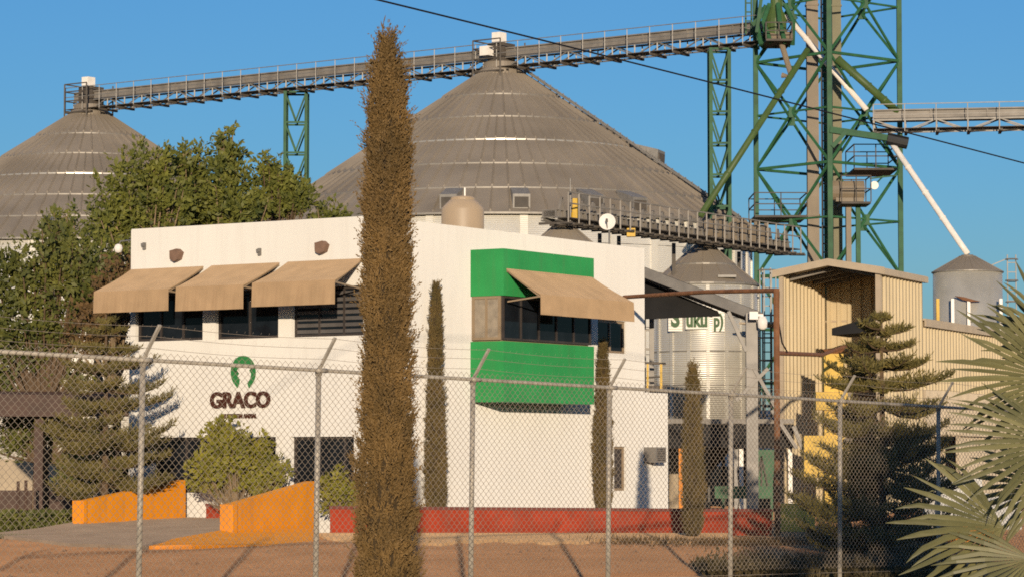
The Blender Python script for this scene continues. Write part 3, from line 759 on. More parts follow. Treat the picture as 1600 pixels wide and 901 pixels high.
# right conveyor
A2, B2 = P(1366, 200, 139.5), P(1760, 190, 137.5)
conveyor('overhead_conveyor', 'high conveyor bridge running off to the right edge from the green tower', A2, B2, zz(208, 139), None, box_w=.6, box_h=.45, truss=.7, rail=1.15, walk=.7)
# low conveyor over the hopper bins
A3, B3 = P(858, 345, 86.0), P(1224, 392, 99.2)
z3 = (A3[2] + B3[2]) / 2 - .1
lc, lfr, lL = conveyor('bin_top_conveyor', 'low catwalk conveyor with railing along the hopper bin tops', A3, B3, z3, None, box_w=.4, box_h=.22, truss=.20, rail=.74, bay=.62, walk=.42, A_frames=True)
m_ = MB(); u = 1.0; m_.tube([lfr.pt(u, .3, z3 + .2), lfr.pt(u, .3, z3 + .8)], .11, 12); part('yellow_motor', m_, MT['yellow'], lc)
m_ = MB(); m_.tube([lfr.pt(.4, .5, z3), lfr.pt(.4, .5, z3 + 1.35)], .02, 6); m_.tube([lfr.pt(.38, .5, z3 + .85), lfr.pt(.38, .5, z3 + .95)], .05, 8); part('lamp_pole', m_, MT['galv'], lc)
bx = P(985, 365, 89.5)
m_ = MB(); m_.box(bx[0] - .13, bx[0] + .13, 89.0, 89.3, bx[2] - .13, bx[2] + .13); part('control_box', m_, MT['yellow'], lc)
m_ = MB()
for uu in (4.2, 5.4, 9.0, 11.2, 12.4, 13.6): m_.beam(lfr.pt(uu, -.7, 0), lfr.pt(uu, -.7, z3), .12)
part('support_columns', m_, MT['convdark'], lc)
mm = MB()
for k in range(6):
    uu = 9.6 + k * .75; mm.fbox(lfr, uu, uu + .32, -.15, .3, z3 + .25, z3 + .75 + .12 * (k % 2))
    mm.tube([lfr.pt(uu + .5, .2, z3 + .2), lfr.pt(uu + .5, .2, z3 + .95)], .06, 8)
part('gate_motors', mm, MT['duct'], lc)

# support towers for the bridge
def truss_tower(label, px, w_px, d, z_top, bays, depth=1.3):
    c = P(px, 450, d); r = thing('support_tower', label, 'tower', (c[0], d, 0)); W = M(w_px, d) / 2
    lg = MB()
    for sx in (-1, 1):
        for sy in (-1, 1):
            lm = MB(); lm.beam((c[0] + sx * W, d + sy * depth / 2, 0), (c[0] + sx * W, d + sy * depth / 2, z_top), .17); part('leg', lm, MT['tgreen'], r)
    h = z_top / bays
    for i in range(bays):
        z0, z1 = i * h, (i + 1) * h
        for sy in (-1, 1):
            y = d + sy * depth / 2
            lg.beam((c[0] - W, y, z1 - .05), (c[0] + W, y, z1 - .05), .10)
            lg.beam((c[0] - W, y, z1 - .1), (c[0], y, z0), .085); lg.beam((c[0] + W, y, z1 - .1), (c[0], y, z0), .085)
        for sx in (-1, 1):
            x = c[0] + sx * W; lg.beam((x, d - depth / 2, z1 - .05), (x, d + depth / 2, z1 - .05), .09); lg.beam((x, d - depth / 2, z0), (x, d + depth / 2, z1), .07)
    part('bracing', lg, MT['tgreen'], r)
truss_tower('narrow green lattice tower under the conveyor above the left trees', 462, 33, 160.5, zc, 13)
truss_tower('narrow green lattice tower under the conveyor beside the big elevator tower', 1125, 29, 143.5, zc, 14)

# ------------------------------------------------------------------ elevator tower
TD = 142.0; tc = P(1295, 450, TD); a_, b_ = 3.53, .3
legs = [(-a_, b_), (-b_, -a_), (a_, -b_), (b_, a_)]
legs = [(tc[0] + x, TD + y) for x, y in legs]
T = thing('elevator_tower', 'tall green steel lattice tower carrying grain elevator ducts', 'tower', (tc[0], TD, 0))
zl_ = [zz(y, TD) for y in (764, 598, 431, 264, 97, -70, -237)]; ztop = zl_[-1]
for x, y in legs:
    lm = MB(); lm.beam((x, y, 0), (x, y, ztop), .24, up=(0, 1, 0)); part('leg', lm, MT['tgreen'], T)
br = MB()
for i in range(len(zl_) - 1):
    z0, z1 = max(0, zl_[i]), zl_[i + 1]; zm = (z0 + z1) / 2
    for k in range(4):
        A, B_ = legs[k], legs[(k + 1) % 4]; mid = ((A[0] + B_[0]) / 2, (A[1] + B_[1]) / 2)
        br.beam((*A, z0), (*B_, z1), .10); br.beam((*B_, z0), (*A, z1), .10)
        br.beam((*A, z1), (*B_, z1), .13)
        br.beam((*A, zm), (*B_, zm), .09)
        br.beam((mid[0], mid[1], zm - .3), (mid[0], mid[1], zm + .22), .36, .1, up=(0, 1, 0))
part('bracing', br, MT['tgreen'], T)
# platforms with railing
def platform(px0, px1, pyf, d0, d1, rail, name='platform', parent=T):
    m_ = MB(); z = zz(pyf, (d0 + d1) / 2); x0, x1 = P(px0, 450, d0)[0], P(px1, 450, d0)[0]
    m_.box(x0, x1, d0, d1, z - .1, z)
    o = part(name, m_, MT['convdark'], parent); m_ = MB(); n = max(2, int((x1 - x0) / .9))
    for zz_ in (.5, 1.0):
        for (pa, pb) in (((x0, d0), (x1, d0)), ((x0, d1), (x1, d1)), ((x0, d0), (x0, d1)), ((x1, d0), (x1, d1))): m_.beam((*pa, z + rail * zz_), (*pb, z + rail * zz_), .05)
    for k in range(n + 1):
        for y in (d0, d1): m_.beam((x0 + (x1 - x0) * k / n, y, z), (x0 + (x1 - x0) * k / n, y, z + rail), .05)
    part('guard_rail', m_, MT['convdark'], o)
platform(1199, 1240, 67, 139.3, 142, .8); platform(1336, 1404, 268, 140, 143.5, 1.15); platform(1180, 1262, 341, 140, 143.5, 1.1); platform(1316, 1362, 318, 138.2, 140.2, 1.25)
# ladder
m_ = MB(); x0, x1 = P(1286, 450, 140.3)[0], P(1296, 450, 140.3)[0]
for x in (x0, x1): m_.beam((x, 140.3, 0), (x, 140.3, ztop), .09)
z = .3
while z < ztop: m_.beam((x0, 140.3, z), (x1, 140.3, z), .06); z += .42
part('ladder', m_, MT['convdark'], T)
m_ = MB()
for x in (P(1168, 450, 142)[0], P(1177, 450, 142)[0]): m_.beam((x, 142.3, zc + .6), (x, 142.3, zc + 5), .08)
for k in range(9): m_.beam((P(1168, 450, 142)[0], 142.3, zc + .8 + k * .45), (P(1177, 450, 142)[0], 142.3, zc + .8 + k * .45), .06)
part('ladder', m_, MT['tgreen'], T)
# distributor at the bridge end
dz_ = P(1213, 40, 140.6)
m_ = MB(); m_.lathe(dz_, [(.25, dz_[2] - .9), (.5, dz_[2] - .5), (.5, dz_[2] + .3), (.3, dz_[2] + .8), (.22, dz_[2] + 2.5)], 14)
ds_ = part('distributor', m_, MT['ogreen'], T)
m_ = MB()
for k in range(7):
    a = k * 2 * PI / 7 + .3
    m_.tube([vadd(dz_, (.5 * math.cos(a), .5 * math.sin(a), 1.0)), vadd(dz_, (.95 * math.cos(a), .95 * math.sin(a), .1)), vadd(dz_, (.8 * math.cos(a + .4), .8 * math.sin(a + .4), -1.0))], .11, 8)
m_.beam(vadd(dz_, (-1.2, 0, 0)), vadd(dz_, (1.4, .3, 2.6)), .2); m_.beam(vadd(dz_, (-.9, 0, 2.4)), vadd(dz_, (1.0, 0, .3)), .16); m_.beam(vadd(dz_, (-1.0, -.3, -.4)), vadd(dz_, (-.6, -.3, 2.4)), .16)
part('spout_cluster', m_, MT['tgreen'], ds_)
m_ = MB(); p_ = P(1232, 58, 140.3); m_.tube([vadd(p_, (-.9, 0, 0)), vadd(p_, (.2, 0, .05))], .22, 10); m_.tube([vadd(dz_, (.1, -.5, -.6)), vadd(dz_, (.3, -.5, -1.3)), vadd(dz_, (.7, -.4, -2.6)), P(1222, 118, 140.4)], .14, 8); part('flow_valve', m_, MT['duct'], ds_)
# bracket arm and motor on the right
m_ = MB(); m_.beam(P(1296, 203, 138.4), P(1386, 216, 138.6), .32, .3); m_.prism([(0, 0)], RF, 0, 0) if False else None
m_.beam(P(1300, 230, 138.4), P(1322, 206, 138.4), .3, .2); arm = part('bracket_arm', m_, MT['tgreen'], T)
m_ = MB(); m_.tube([P(1386, 217, 138.5), P(1418, 224, 138.5)], .3, 12); part('motor', m_, MT['motor'], arm)
# duct shafts of the bucket elevators
def shaft(label, px0, px1, d, key, dd=.5):
    x0, x1 = P(px0, 450, d)[0], P(px1, 450, d)[0]; r = thing('bucket_elevator', label, 'grain elevator', ((x0 + x1) / 2, d, 0))
    m_ = MB(); m_.box(x0, x1, d, d + dd, 0, ztop + 1.5); part('duct', m_, MT[key], r); z = zz(420, d)
    while z < ztop: m_ = MB(); m_.box(x0 - .04, x1 + .04, d - .04, d + dd + .04, z, z + .08); part('flange', m_, MT[key], r); z += 2.6
shaft('tan square elevator duct left of the ladder inside the green tower', 1263, 1281, 141.0, 'duct')
shaft('olive tan elevator duct right of the ladder inside the green tower', 1303, 1317, 141.5, 'olive')
def stub(label, px0, px1, d, pyt, key):
    x0, x1 = P(px0, 450, d)[0], P(px1, 450, d)[0]; zt_ = zz(pyt, d)
    r = thing('bucket_elevator', label, 'grain elevator', ((x0 + x1) / 2, d, 0)); m_ = MB(); m_.box(x0, x1, d, d + .4, 0, zt_); part('duct', m_, MT[key], r)
    m_ = MB(); m_.tube([((x0 + x1) / 2 - .9, d + .2, zt_ + .45), ((x0 + x1) / 2 + .75, d + .2, zt_ + .45)], .48, 16); m_.box(x0 - .5, x1 + .6, d - .1, d + .5, zt_ - .1, zt_ + .15); part('elevator_head', m_, MT['duct'], r)
    m_ = MB(); m_.beam((x1 + .35, d + .2, 0), (x1 + .35, d + .2, zt_), .22); part('side_column', m_, MT['tgreen'], r)
stub('shorter tan elevator with drum head and guard basket at right of tower', 1323, 1331, 139.0, 312, 'duct')
ant = P(1366, 290, 139.5)
r = thing('dish_antenna', 'small white round antenna on the right side of the green tower', 'antenna', ant)
m_ = MB(); fr_ = Frame((ant[0], ant[1]), (1, 0)); m_.prism([(.2 * math.cos(2 * PI * k / 16), ant[2] + .2 * math.sin(2 * PI * k / 16)) for k in range(16)], fr_, -.05, .09); part('drum', m_, MT['wplastic'], r)
m_ = MB(); m_.beam(vadd(ant, (0, .1, 0)), vadd(ant, (.5, .3, .5)), .06); m_.beam(vadd(ant, (-.2, .1, .35)), vadd(ant, (1.1, .1, .5)), .07); part('mount', m_, MT['tgreen'], r)
# spouts
def spout(label, pts, r_, key, flange=True, cat='pipe'):
    m_ = MB(); m_.tube(pts, r_, 14); r = thing('grain_spout', label, cat, pts[-1]); part('pipe', m_, MT[key], r, smooth=True)
    L_ = sum((Vector(pts[i + 1]) - Vector(pts[i])).length for i in range(len(pts) - 1)); A_, B_ = Vector(pts[0]), Vector(pts[1])
    for k in range(1, 4):
        p_ = A_.lerp(B_, k / 4); q_ = p_ + (B_ - A_).normalized() * .07
        m_ = MB(); m_.tube([p_, q_], r_ * 1.18, 14); part('pipe_flange', m_, MT[key], r)
spout('thick olive green grain pipe slanting down left to the hopper bin', [P(1262, 78, 138.3), P(1094, 338, 134)], .15, 'ogreen')
spout('white grain pipe slanting through the upper green tower', [P(1228, 24, 140.8), P(1354, 172, 139.2)], .13, 'wpipe')
spout('white grain pipe running down to the small bin at the right', [P(1392, 222, 138.6), P(1500, 380, 136.2), P(1512, 397, 136)], .14, 'wpipe')
spout('thick green grain pipe slanting down right to the right conveyor', [P(1308, 92, 138.6), P(1404, 177, 139.2)], .19, 'ogreen')

# ------------------------------------------------------------------ hopper bins
RB_ = 1.75
hb, hc, hp_ = silo('hopper_bin', 'round galvanized hopper bin with green lettered white panels', 1100, 95.0, 1.78, zz(447, 95), zz(384, 95), 2, 30, 'bin', ribh=.03, neck=.16, stiff=18, base=zz(655, 95), rings=4, group=None)
hb2, hc2, hp2 = silo('hopper_bin', 'hopper bin roof just peeking over the office roof beside the dish', 880, 87.0, 1.78, zz(447, 95), zz(384, 95), 2, 30, 'bin', ribh=.03, neck=.16, stiff=18, base=zz(655, 95), rings=4)
for rr, cc in ((hb, hc), (hb2, hc2)):
    zb_ = zz(655, 95); m_ = MB(); m_.lathe(cc, [(.25, zb_ - 1.7), (1.74, zb_ - .01)], 30); part('hopper_cone', m_, MT['convdark'], rr)
    for k in range(8):
        a = 2 * PI * k / 8; m_ = MB(); m_.beam((cc[0] + 1.7 * math.cos(a), cc[1] + 1.7 * math.sin(a), 0), (cc[0] + 1.7 * math.cos(a), cc[1] + 1.7 * math.sin(a), zb_), .14); part('leg', m_, MT['galv'], rr)
m_ = MB(); q_ = P(1135, 433, 93.6); m_.box(q_[0] - .3, q_[0] + .3, 93.3, 93.7, q_[2] - .02, q_[2] + .06); part('roof_hatch', m_, MT['galv'], hb)
# caged ladder beside the bin
m_ = MB(); lx = P(1199, 450, 94)[0]; zb0_, zb1_ = .0, zz(432, 94)
for k in (-.13, .13): m_.beam((lx + k, 94.3, zb0_), (lx + k, 94.3, zb1_ + .3), .05)
z = .3
while z < zb1_: m_.beam((lx - .13, 94.3, z), (lx + .13, 94.3, z), .035); z += .3
lp = part('ladder', m_, MT['galv'], hb); m_ = MB()
for z in np.linspace(2.6, zb1_ + .2, 8): m_.tube([(lx + .3 * math.cos(a), 94.0 + .33 * math.sin(a), z) for a in np.linspace(-PI, 0, 9)], .028, 5)
for a in (-2.6, -2.0, -1.2, -.5): m_.beam((lx + .3 * math.cos(a), 94 + .33 * math.sin(a), 2.6), (lx + .3 * math.cos(a), 94 + .33 * math.sin(a), zb1_ + .2), .035)
part('safety_cage', m_, MT['galv'], lp)
# lettered panels
pd = 95.0 - 1.78 - .09
for txt, x0, x1, ptop, pbot, tx0, tx1, ty0, ty1 in (('S', 1044, 1066, 478, 517, 1048, 1062, 511, 481), ('uku', 1071, 1106, 478, 514, 1072, 1105, 511, 486), ('p)', 1113, 1132, 478, 517, 1115, 1130, 517, 489)):
    dd = 95 - math.sqrt(max(.1, 1.78 ** 2 - (P((x0 + x1) / 2, 450, 95)[0] - hc[0]) ** 2)) - .1
    fa = Frame((P(x0, 450, dd)[0], dd), (1, 0))
    m_ = MB(); m_.fbox(fa, 0, fa.U(x1), -.02, 0, fa.ZZ(x0, pbot), fa.ZZ(x0, ptop)); sp_ = part('sign_panel', m_, MT['silo'], hb)
    m_ = MB(); text_mb(m_, txt, fa, fa.U(tx0), fa.U(tx1), fa.ZZ(x0, ty0), fa.ZZ(x0, ty1), .002, .012, bold=.045); part('lettering', m_, MT['tletter'], sp_)

# ------------------------------------------------------------------ canopy, rusty frame, column behind the office
cn = thing('steel_canopy', 'grey steel canopy with black panel painted as its shaded underside right of the office', 'canopy', P(1172, 813, 74))
m_ = MB(); A, B_ = P(985, 412, 73.5), P(1188, 490, 75.2)
m_.beam(vadd(A, (0, 0, -.1)), vadd(B_, (0, 0, -.1)), .12, .26)
rfb = part('rake_beam', m_, MT['grey'], cn)
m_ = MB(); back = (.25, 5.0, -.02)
m_.hexa([A, B_, vadd(B_, back), vadd(A, back)], [vadd(p, (0, 0, .06)) for p in (A, B_, vadd(B_, back), vadd(A, back))]); part('roof_sheet', m_, MT['black'], cn)  # sheet coloured black for the shade on its underside
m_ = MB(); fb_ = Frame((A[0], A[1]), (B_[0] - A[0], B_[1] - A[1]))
m_.prism([fb_.hit(985, 420), fb_.hit(1000, 426), fb_.hit(1140, 484), fb_.hit(1144, 492), fb_.hit(985, 498)], fb_, -.6, -.63); part('painted_shade_panel', m_, MT['black'], cn)  # black infill imitates the shaded space under the canopy roof
m_ = MB(); cx = P(1174, 450, 74.6)[0]; m_.beam((cx, 74.6, 0), (cx, 74.6, zz(489, 74.6)), .30, .2, up=(0, 1, 0)); part('column', m_, MT['grey'], cn)
for k, (p0, p1_, w_) in enumerate(((P(1138, 486, 74.5), P(1166, 548, 74.5), .09), (P(1178, 575, 74.5), P(1214, 640, 74.5), .09), (P(1150, 625, 74.45), P(1200, 575, 74.45), .09))):
    m_ = MB(); m_.beam(p0, p1_, w_); part('brace', m_, MT['grey'], cn)
fl2 = P(1185, 500, 74.2)
r = thing('floodlight', 'white twin floodlight on the grey canopy column', 'lamp', fl2)
m_ = MB(); m_.box(fl2[0] - .24, fl2[0] - .02, 74.05, 74.3, fl2[2] + .02, fl2[2] + .22); m_.box(fl2[0] - .05, fl2[0] + .12, 74.1, 74.3, fl2[2] + .1, fl2[2] + .16); part('lamp_housing', m_, MT['wplastic'], r)
m_ = MB(); m_.lathe((fl2[0] + .1, 74.15, 0), [(.05, fl2[2] - .24), (.12, fl2[2] - .18), (.13, fl2[2] - .02), (.08, fl2[2] + .1)], 14); part('lamp_globe', m_, MT['wplastic'], r, smooth=True)
rp_ = thing('rusty_gantry', 'rusty brown pipe frame standing between office and beige shed', 'pipe frame', P(1213, 832, 61.5))
m_ = MB(); q0 = P(1213, 452, 61.5); m_.tube([(q0[0], 61.5, -.1), (q0[0], 61.5, q0[2] + .02)], .065, 10); part('pole', m_, MT['rust'], rp_)
m_ = MB(); m_.tube([(q0[0], 61.5, q0[2] - .02), P(1100, 456, 65), P(975, 464, 70.4)], .05, 10); part('crossbar', m_, MT['rust'], rp_)
m_ = MB(); m_.tube([P(1217, 455, 61.6), P(1216, 500, 62), P(1222, 535, 62.4), P(1230, 549, 63)], .018, 6); part('hanging_cable', m_, MT['cable'], rp_)
m_ = MB(); m_.tube([P(1214, 551, 61.6), P(1285, 554, 72), P(1300, 548, 78), P(1330, 538, 80)], .05, 8); part('side_pipe', m_, MT['rust'], rp_)
# downpipes and stair with handrail beside the office
m_ = MB()
for px, w_ in ((1006, .1), (1018, .12)): x = P(px, 450, 76)[0]; m_.beam((x, 76, 0), (x, 76, zz(488, 76)), w_)
for py in (515, 545): m_.beam(P(1002, py, 76), P(1022, py, 76), .06)
single('pipe_riser', m_, MT['grey'], 'pair of grey riser pipes beside the right end of the office', 'pipes')
m_ = MB(); st = thing('stair_landing', 'small dark landing with yellow handrail above the white annex', 'landing', P(1020, 612, 75))
m_.box(P(1000, 0, 75)[0], P(1037, 0, 75)[0], 75, 76, zz(607, 75), zz(602, 75)); m_.beam(P(1000, 566, 75), P(1040, 568, 75), .06); m_.beam(P(1003, 590, 75), P(1032, 588, 75), .05); part('deck', m_, MT['convdark'], st)
m_ = MB(); m_.beam(P(1033, 568, 74.98), P(1033, 607, 74.98), .06); m_.beam(P(1012, 568, 74.98), P(1012, 607, 74.98), .05); part('handrail_post', m_, MT['yellow'], st)

# dark loading shelter under the bins, and small things at ground level
sh = thing('loading_shelter', 'dark low loading shelter under the hopper bin', 'shelter', P(1140, 790, 86))
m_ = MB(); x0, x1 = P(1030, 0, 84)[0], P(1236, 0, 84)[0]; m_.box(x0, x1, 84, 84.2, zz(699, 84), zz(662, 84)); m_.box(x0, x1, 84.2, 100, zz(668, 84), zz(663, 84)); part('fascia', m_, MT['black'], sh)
m_ = MB(); m_.box(x0, x1, 83.9, 84.3, zz(661, 84), zz(654, 84)); part('roof_edge', m_, MT['conv'], sh)
for px in (1148, 1156, 1232):
    m_ = MB(); x = P(px, 0, 84)[0]; m_.beam((x, 84.3, 0), (x, 84.3, zz(668, 84)), .12); part('post', m_, MT['wpipe'] if px > 1150 else MT['galv'], sh)
m_ = MB(); m_.beam(P(1240, 665, 83.5), P(1262, 720, 83.5), .12); m_.beam(P(1206, 640, 83.5), P(1245, 700, 83.5), .1); part('strut', m_, MT['grey'], sh)
m_ = MB(); m_.box(P(1036, 0, 96)[0], P(1262, 0, 96)[0], 101, 101.3, 0, zz(728, 101)); single('block_wall', m_, MT['plaster'], 'low beige wall far behind the red wall under the dark shelter', 'wall')
m_ = MB(); m_.box(P(1030, 0, 110)[0], P(1290, 0, 110)[0], 112, 112.3, 0, zz(640, 112)); single('back_shed_wall', m_, MT['white'], 'pale shed wall far behind the dark shelter', 'wall')
m_ = MB(); x = P(1063, 0, 83)[0]; m_.box(x - .09, x + .09, 83, 83.2, 0, zz(700, 83)); single('orange_post', m_, MT['orange'], 'orange painted post by the right cypress under the dark shelter', 'post')
gb = thing('green_machine', 'green painted machine with slanted legs under the dark shelter', 'machine', P(1190, 790, 80))
m_ = MB(); x0, x1 = P(1173, 0, 80)[0], P(1208, 0, 80)[0]; m_.hexa([(x0 + .1, 80, zz(770, 80)), (x1 - .1, 80, zz(770, 80)), (x1 - .1, 80.7, zz(770, 80)), (x0 + .1, 80.7, zz(770, 80))], [(x0, 80, zz(702, 80)), (x1, 80, zz(702, 80)), (x1, 80.7, zz(702, 80)), (x0, 80.7, zz(702, 80))]); part('hopper', m_, MT['dgreen'], gb)
m_ = MB()
for q in (1178, 1190, 1202): m_.beam(P(q, 772, 79.9), P(1190, 712, 79.9), .04)
part('frame', m_, MT['convdark'], gb)
gbm = MB(); gbm.box(P(1117, 0, 76)[0], P(1208, 0, 76)[0], 76.8, 77.1, zz(778, 76.8), zz(759, 76.8))
for q in (1125, 1200): gbm.box(P(q, 0, 76.8)[0], P(q + 4, 0, 76.8)[0], 76.85, 77.05, 0, zz(770, 76.8))
single('green_barrier', gbm, MT['dgreen'], 'low green barrier bar beyond the right end of the red wall', 'barrier')
m_ = MB(); m_.box(P(1043, 0, 90)[0], P(1062, 0, 90)[0], 90, 90.6, 0, zz(700, 90)); m_.box(P(1044, 0, 90)[0], P(1050, 0, 90)[0], 89.9, 90, zz(735, 90), zz(722, 90)); single('utility_cabinet', m_, MT['plaster'], 'pale utility cabinet beside the orange post', 'cabinet')

# ------------------------------------------------------------------ beige corrugated shed
SD = 85.0
so = P(1375, 450, SD)
SF = Frame((so[0], so[1]), (.413, .91))
GF = Frame((so[0], so[1]), (-.91, .413)); GF.n = (-.413, -.91)
S = thing('grain_shed', 'tall beige ribbed shed with open front and lower wing', 'shed', (so[0], so[1], 0))
ze = SF.ZZ(1375, 421); wG = GF.U(1218); zrg = GF.ZZ(1292, 409); Ls = SF.U(1440)
LW = Frame((GF.pt(wG, 0, 0)[0], GF.pt(wG, 0, 0)[1]), SF.t); LW.n = SF.n
m_ = MB(); m_.corr(SF, .12, Ls, 0, ze - .05); part('right_wall', m_, MT['beige'], S)
m_ = MB(); m_.corr(LW, .1, Ls, 0, ze - .02, 0); part('left_wall', m_, MT['beige'], S)
BK = Frame((SF.pt(Ls, 0, 0)[0], SF.pt(Ls, 0, 0)[1]), GF.t); BK.n = GF.n
m_ = MB(); m_.corr(BK, .05, wG - .05, 0, lambda u: ze + (zrg - ze) * (1 - abs(u / wG * 2 - 1)) - .03, -.05); part('back_wall', m_, MT['beige'], S)
m_ = MB(); m_.fbox(GF, -.02, .14, -.14, .01, 0, ze - .06); m_.fbox(GF, wG - .10, wG + .02, -.12, .01, 0, ze - .06); part('corner_post', m_, MT['beigetrim'], S)
m_ = MB()
for sgn, (ua, ub) in ((0, (-.16, wG / 2)), (1, (wG + .16, wG / 2))):
    za = ze - .03 + (0 if ua < 0 else 0)
    pts = [GF.pt(ua, .12, za), GF.pt(ub, .12, zrg), GF.pt(ub, -Ls - .1, zrg), GF.pt(ua, -Ls - .1, za)]
    m_.hexa(pts, [vadd(p, (0, 0, .07)) for p in pts])
rfp = part('roof', m_, MT['beigetrim'], S)
m_ = MB()
for (ua, ub) in ((-.18, wG / 2), (wG + .18, wG / 2)):
    m_.hexa([GF.pt(ua, .121, ze - .16), GF.pt(ub, .121, zrg - .12), GF.pt(ub, .15, zrg - .12), GF.pt(ua, .15, ze - .16)], [GF.pt(ua, .121, ze + .06), GF.pt(ub, .121, zrg + .09), GF.pt(ub, .15, zrg + .09), GF.pt(ua, .15, ze + .06)])
m_.fbox(SF, -.1, Ls + .1, .06, .19, ze - .16, ze + .02)
part('roof_flashing', m_, MT['beigetrim'], rfp)
m_ = MB()
for k in range(4):
    n_ = -.7 - k * 1.1
    m_ = MB()
    for (ua, ub) in ((.1, wG / 2 + .02), (wG - .1, wG / 2 - .02)): m_.beam(GF.pt(ua, n_, ze - .15), GF.pt(ub, n_, zrg - .12), .08, .14)
    part('rafter', m_, MT['conv'], S)
for k in range(3):
    m_ = MB(); m_.beam(BK.pt(.1, .06, 2.2 + k * 1.4), BK.pt(wG - .1, .06, 2.2 + k * 1.4), .05, .1); part('wall_rail', m_, MT['conv'], S)
m_ = MB(); q = [GF.hit(1298, 512, .0), GF.hit(1356, 496, .0), GF.hit(1356, 518), GF.hit(1298, 523)]; m_.prism(q, GF, -.1, -1.8); part('dust_hood', m_, MT['black'], S)
# lower wing
zwi = SF.ZZ(1440, 500); zwb = SF.ZZ(1440, 608); Lw = Ls + 22
m_ = MB(); m_.corr(SF, Ls + .05, Lw, zwb, zwi, -.03); part('wing_wall', m_, MT['beige'], S)
m_ = MB(); m_.fbox(SF, Ls + .03, Lw + .1, -6, .12, zwi + .002, zwi + .06); m_.fbox(SF, Ls + .03, Lw + .1, .07, .13, zwi - .18, zwi); part('wing_roof', m_, MT['beigetrim'], S)
m_ = MB(); m_.fbox(SF, Ls + .04, Lw, -.3, .10, 0, zwb - .004); part('wing_plinth', m_, MT['plaster'], S)
m_ = MB(); m_.fbox(SF, Ls + .5, Lw, .9, 1.0, 0, 2.3); m_.fbox(SF, Ls + .5, Lw, .0, 1.1, 2.302, 2.36); part('lean_to', m_, MT['plaster'], S)
yh = thing('yellow_hopper', 'yellow painted steel hopper column in the shed mouth behind the araucaria', 'hopper', P(1298, 800, 83))
m_ = MB(); x0, x1 = P(1284, 0, 83)[0], P(1314, 0, 83)[0]; m_.box(x0, x1, 83, 83.5, 0, zz(552, 83)); m_.box(x0 - .25, x1 + .1, 82.9, 83.6, zz(640, 83), zz(612, 83)); m_.box(x0 - .6, x1, 82.9, 83.4, zz(745, 83), zz(680, 83)); part('hopper_body', m_, MT['yellow'], yh)
m_ = MB(); m_.hexa([(x0 + .1, 83.1, zz(552, 83)), (x1 - .1, 83.1, zz(552, 83)), (x1 - .1, 83.4, zz(552, 83)), (x0 + .1, 83.4, zz(552, 83))], [(x0 - .05, 83, zz(545, 83)), (x1 + .05, 83, zz(545, 83)), (x1 + .05, 83.5, zz(545, 83)), (x0 - .05, 83.5, zz(545, 83))]); part('hopper_rim', m_, MT['rust'], yh)
m_ = MB(); m_.box(P(1240, 0, 60)[0], P(1300, 0, 60)[0], 64, 64.3, 0, zz(786, 64)); single('yellow_kerb_block', m_, MT['yellow'], 'low yellow painted block low down behind the araucaria branches', 'kerb block')
# right bin
rb_, rc_, rpf = silo('grain_bin', 'small round galvanized bin with conical lid at the right skyline', 1512, 136.0, 1.63, zz(426, 136), zz(401, 136), 1, 48, 'shiny', ribh=.02, neck=.22, stiff=0, rings=0, group=None)
m_ = MB(); q_ = P(1513, 468, 134.2); f_ = Frame((q_[0], 134.2), (1, 0)); m_.prism([(-.62, q_[2] + .18), (-.2, q_[2] + .12), (.3, q_[2] - .02), (.55, q_[2] - .08), (.1, q_[2] - .1), (-.3, q_[2] + .0)], f_, -.1, .12); part('hatch_hood', m_, MT['rust'], rb_)
for px in (1462, 1485, 1510, 1560):
    m_ = MB(); x = P(px, 0, 134)[0]; m_.beam((x, 134.2, 0), (x, 134.2, zz(466, 134)), .14); part('leg', m_, MT['yellow'] if px < 1470 else MT['wpipe'], rb_)
m_ = MB(); lx = P(1581, 450, 136)[0]
for k in (-.2, .2, ): m_.beam((lx + k, 136, 0), (lx + k, 136, zz(398, 136)), .05)
for z in np.arange(.5, zz(398, 136), .45): m_.beam((lx - .2, 136, z), (lx + .2, 136, z), .04)
for z in np.arange(3, zz(398, 136) + .1, 1.0): m_.tube([(lx + .28 * math.cos(a), 136 + .3 * math.sin(a), z) for a in np.linspace(-PI, 0, 8)], .04, 5)
m_.beam((lx - .2, 136, zz(404, 136)), P(1540, 418, 136), .05)
part('caged_ladder', m_, MT['galv'], rb_)

# ------------------------------------------------------------------ left background: shelter, wall, bollards
sl = thing('shade_shelter', 'brown roofed open shelter among the trees at the left edge', 'shelter', P(60, 810, 66))
m_ = MB(); m_.hexa([P(-60, 650, 65.5), P(205, 650, 65.5), P(205, 648, 69), P(-60, 648, 69)], [P(-60, 614, 65.5), P(200, 618, 65.5), P(200, 612, 69), P(-60, 610, 69)]); part('roof', m_, MT['brownroof'], sl)
for px in (-20, 68, 190):
    m_ = MB(); x = P(px, 0, 66)[0]; m_.beam((x, 66, 0), (x, 66, zz(648, 66)), .2 if px == 68 else .12); part('post', m_, MT['brownroof'], sl)
m_ = MB(); m_.box(P(-80, 0, 78)[0], P(200, 0, 78)[0], 78, 78.25, 0, zz(717, 78)); single('boundary_wall', m_, MT['plaster'], 'beige boundary wall behind the dark tree trunk at left', 'wall')
for k, px in enumerate((36, 48)):
    m_ = MB(); x = P(px, 0, 64)[0]; m_.tube([(x, 64, 0), (x, 64, zz(751, 64) + .02 * k)], .035, 8); m_.box(x - .06, x + .06, 63.94, 64.06, 0, .03)
    single('bollard', m_, MT['brownroof'], ('thin dark bollard left of its twin by the ramp', 'thin dark bollard nearer the tree trunk by the ramp')[k], 'bollard', 'dark bollards left of the orange ramp')
m_ = MB(); n_ = 5200
X = rng.uniform(P(-40, 0, 63)[0], P(116, 0, 63)[0], n_); Y = rng.uniform(62.5, 64.5, n_); Zz = rng.uniform(0, .42, n_)
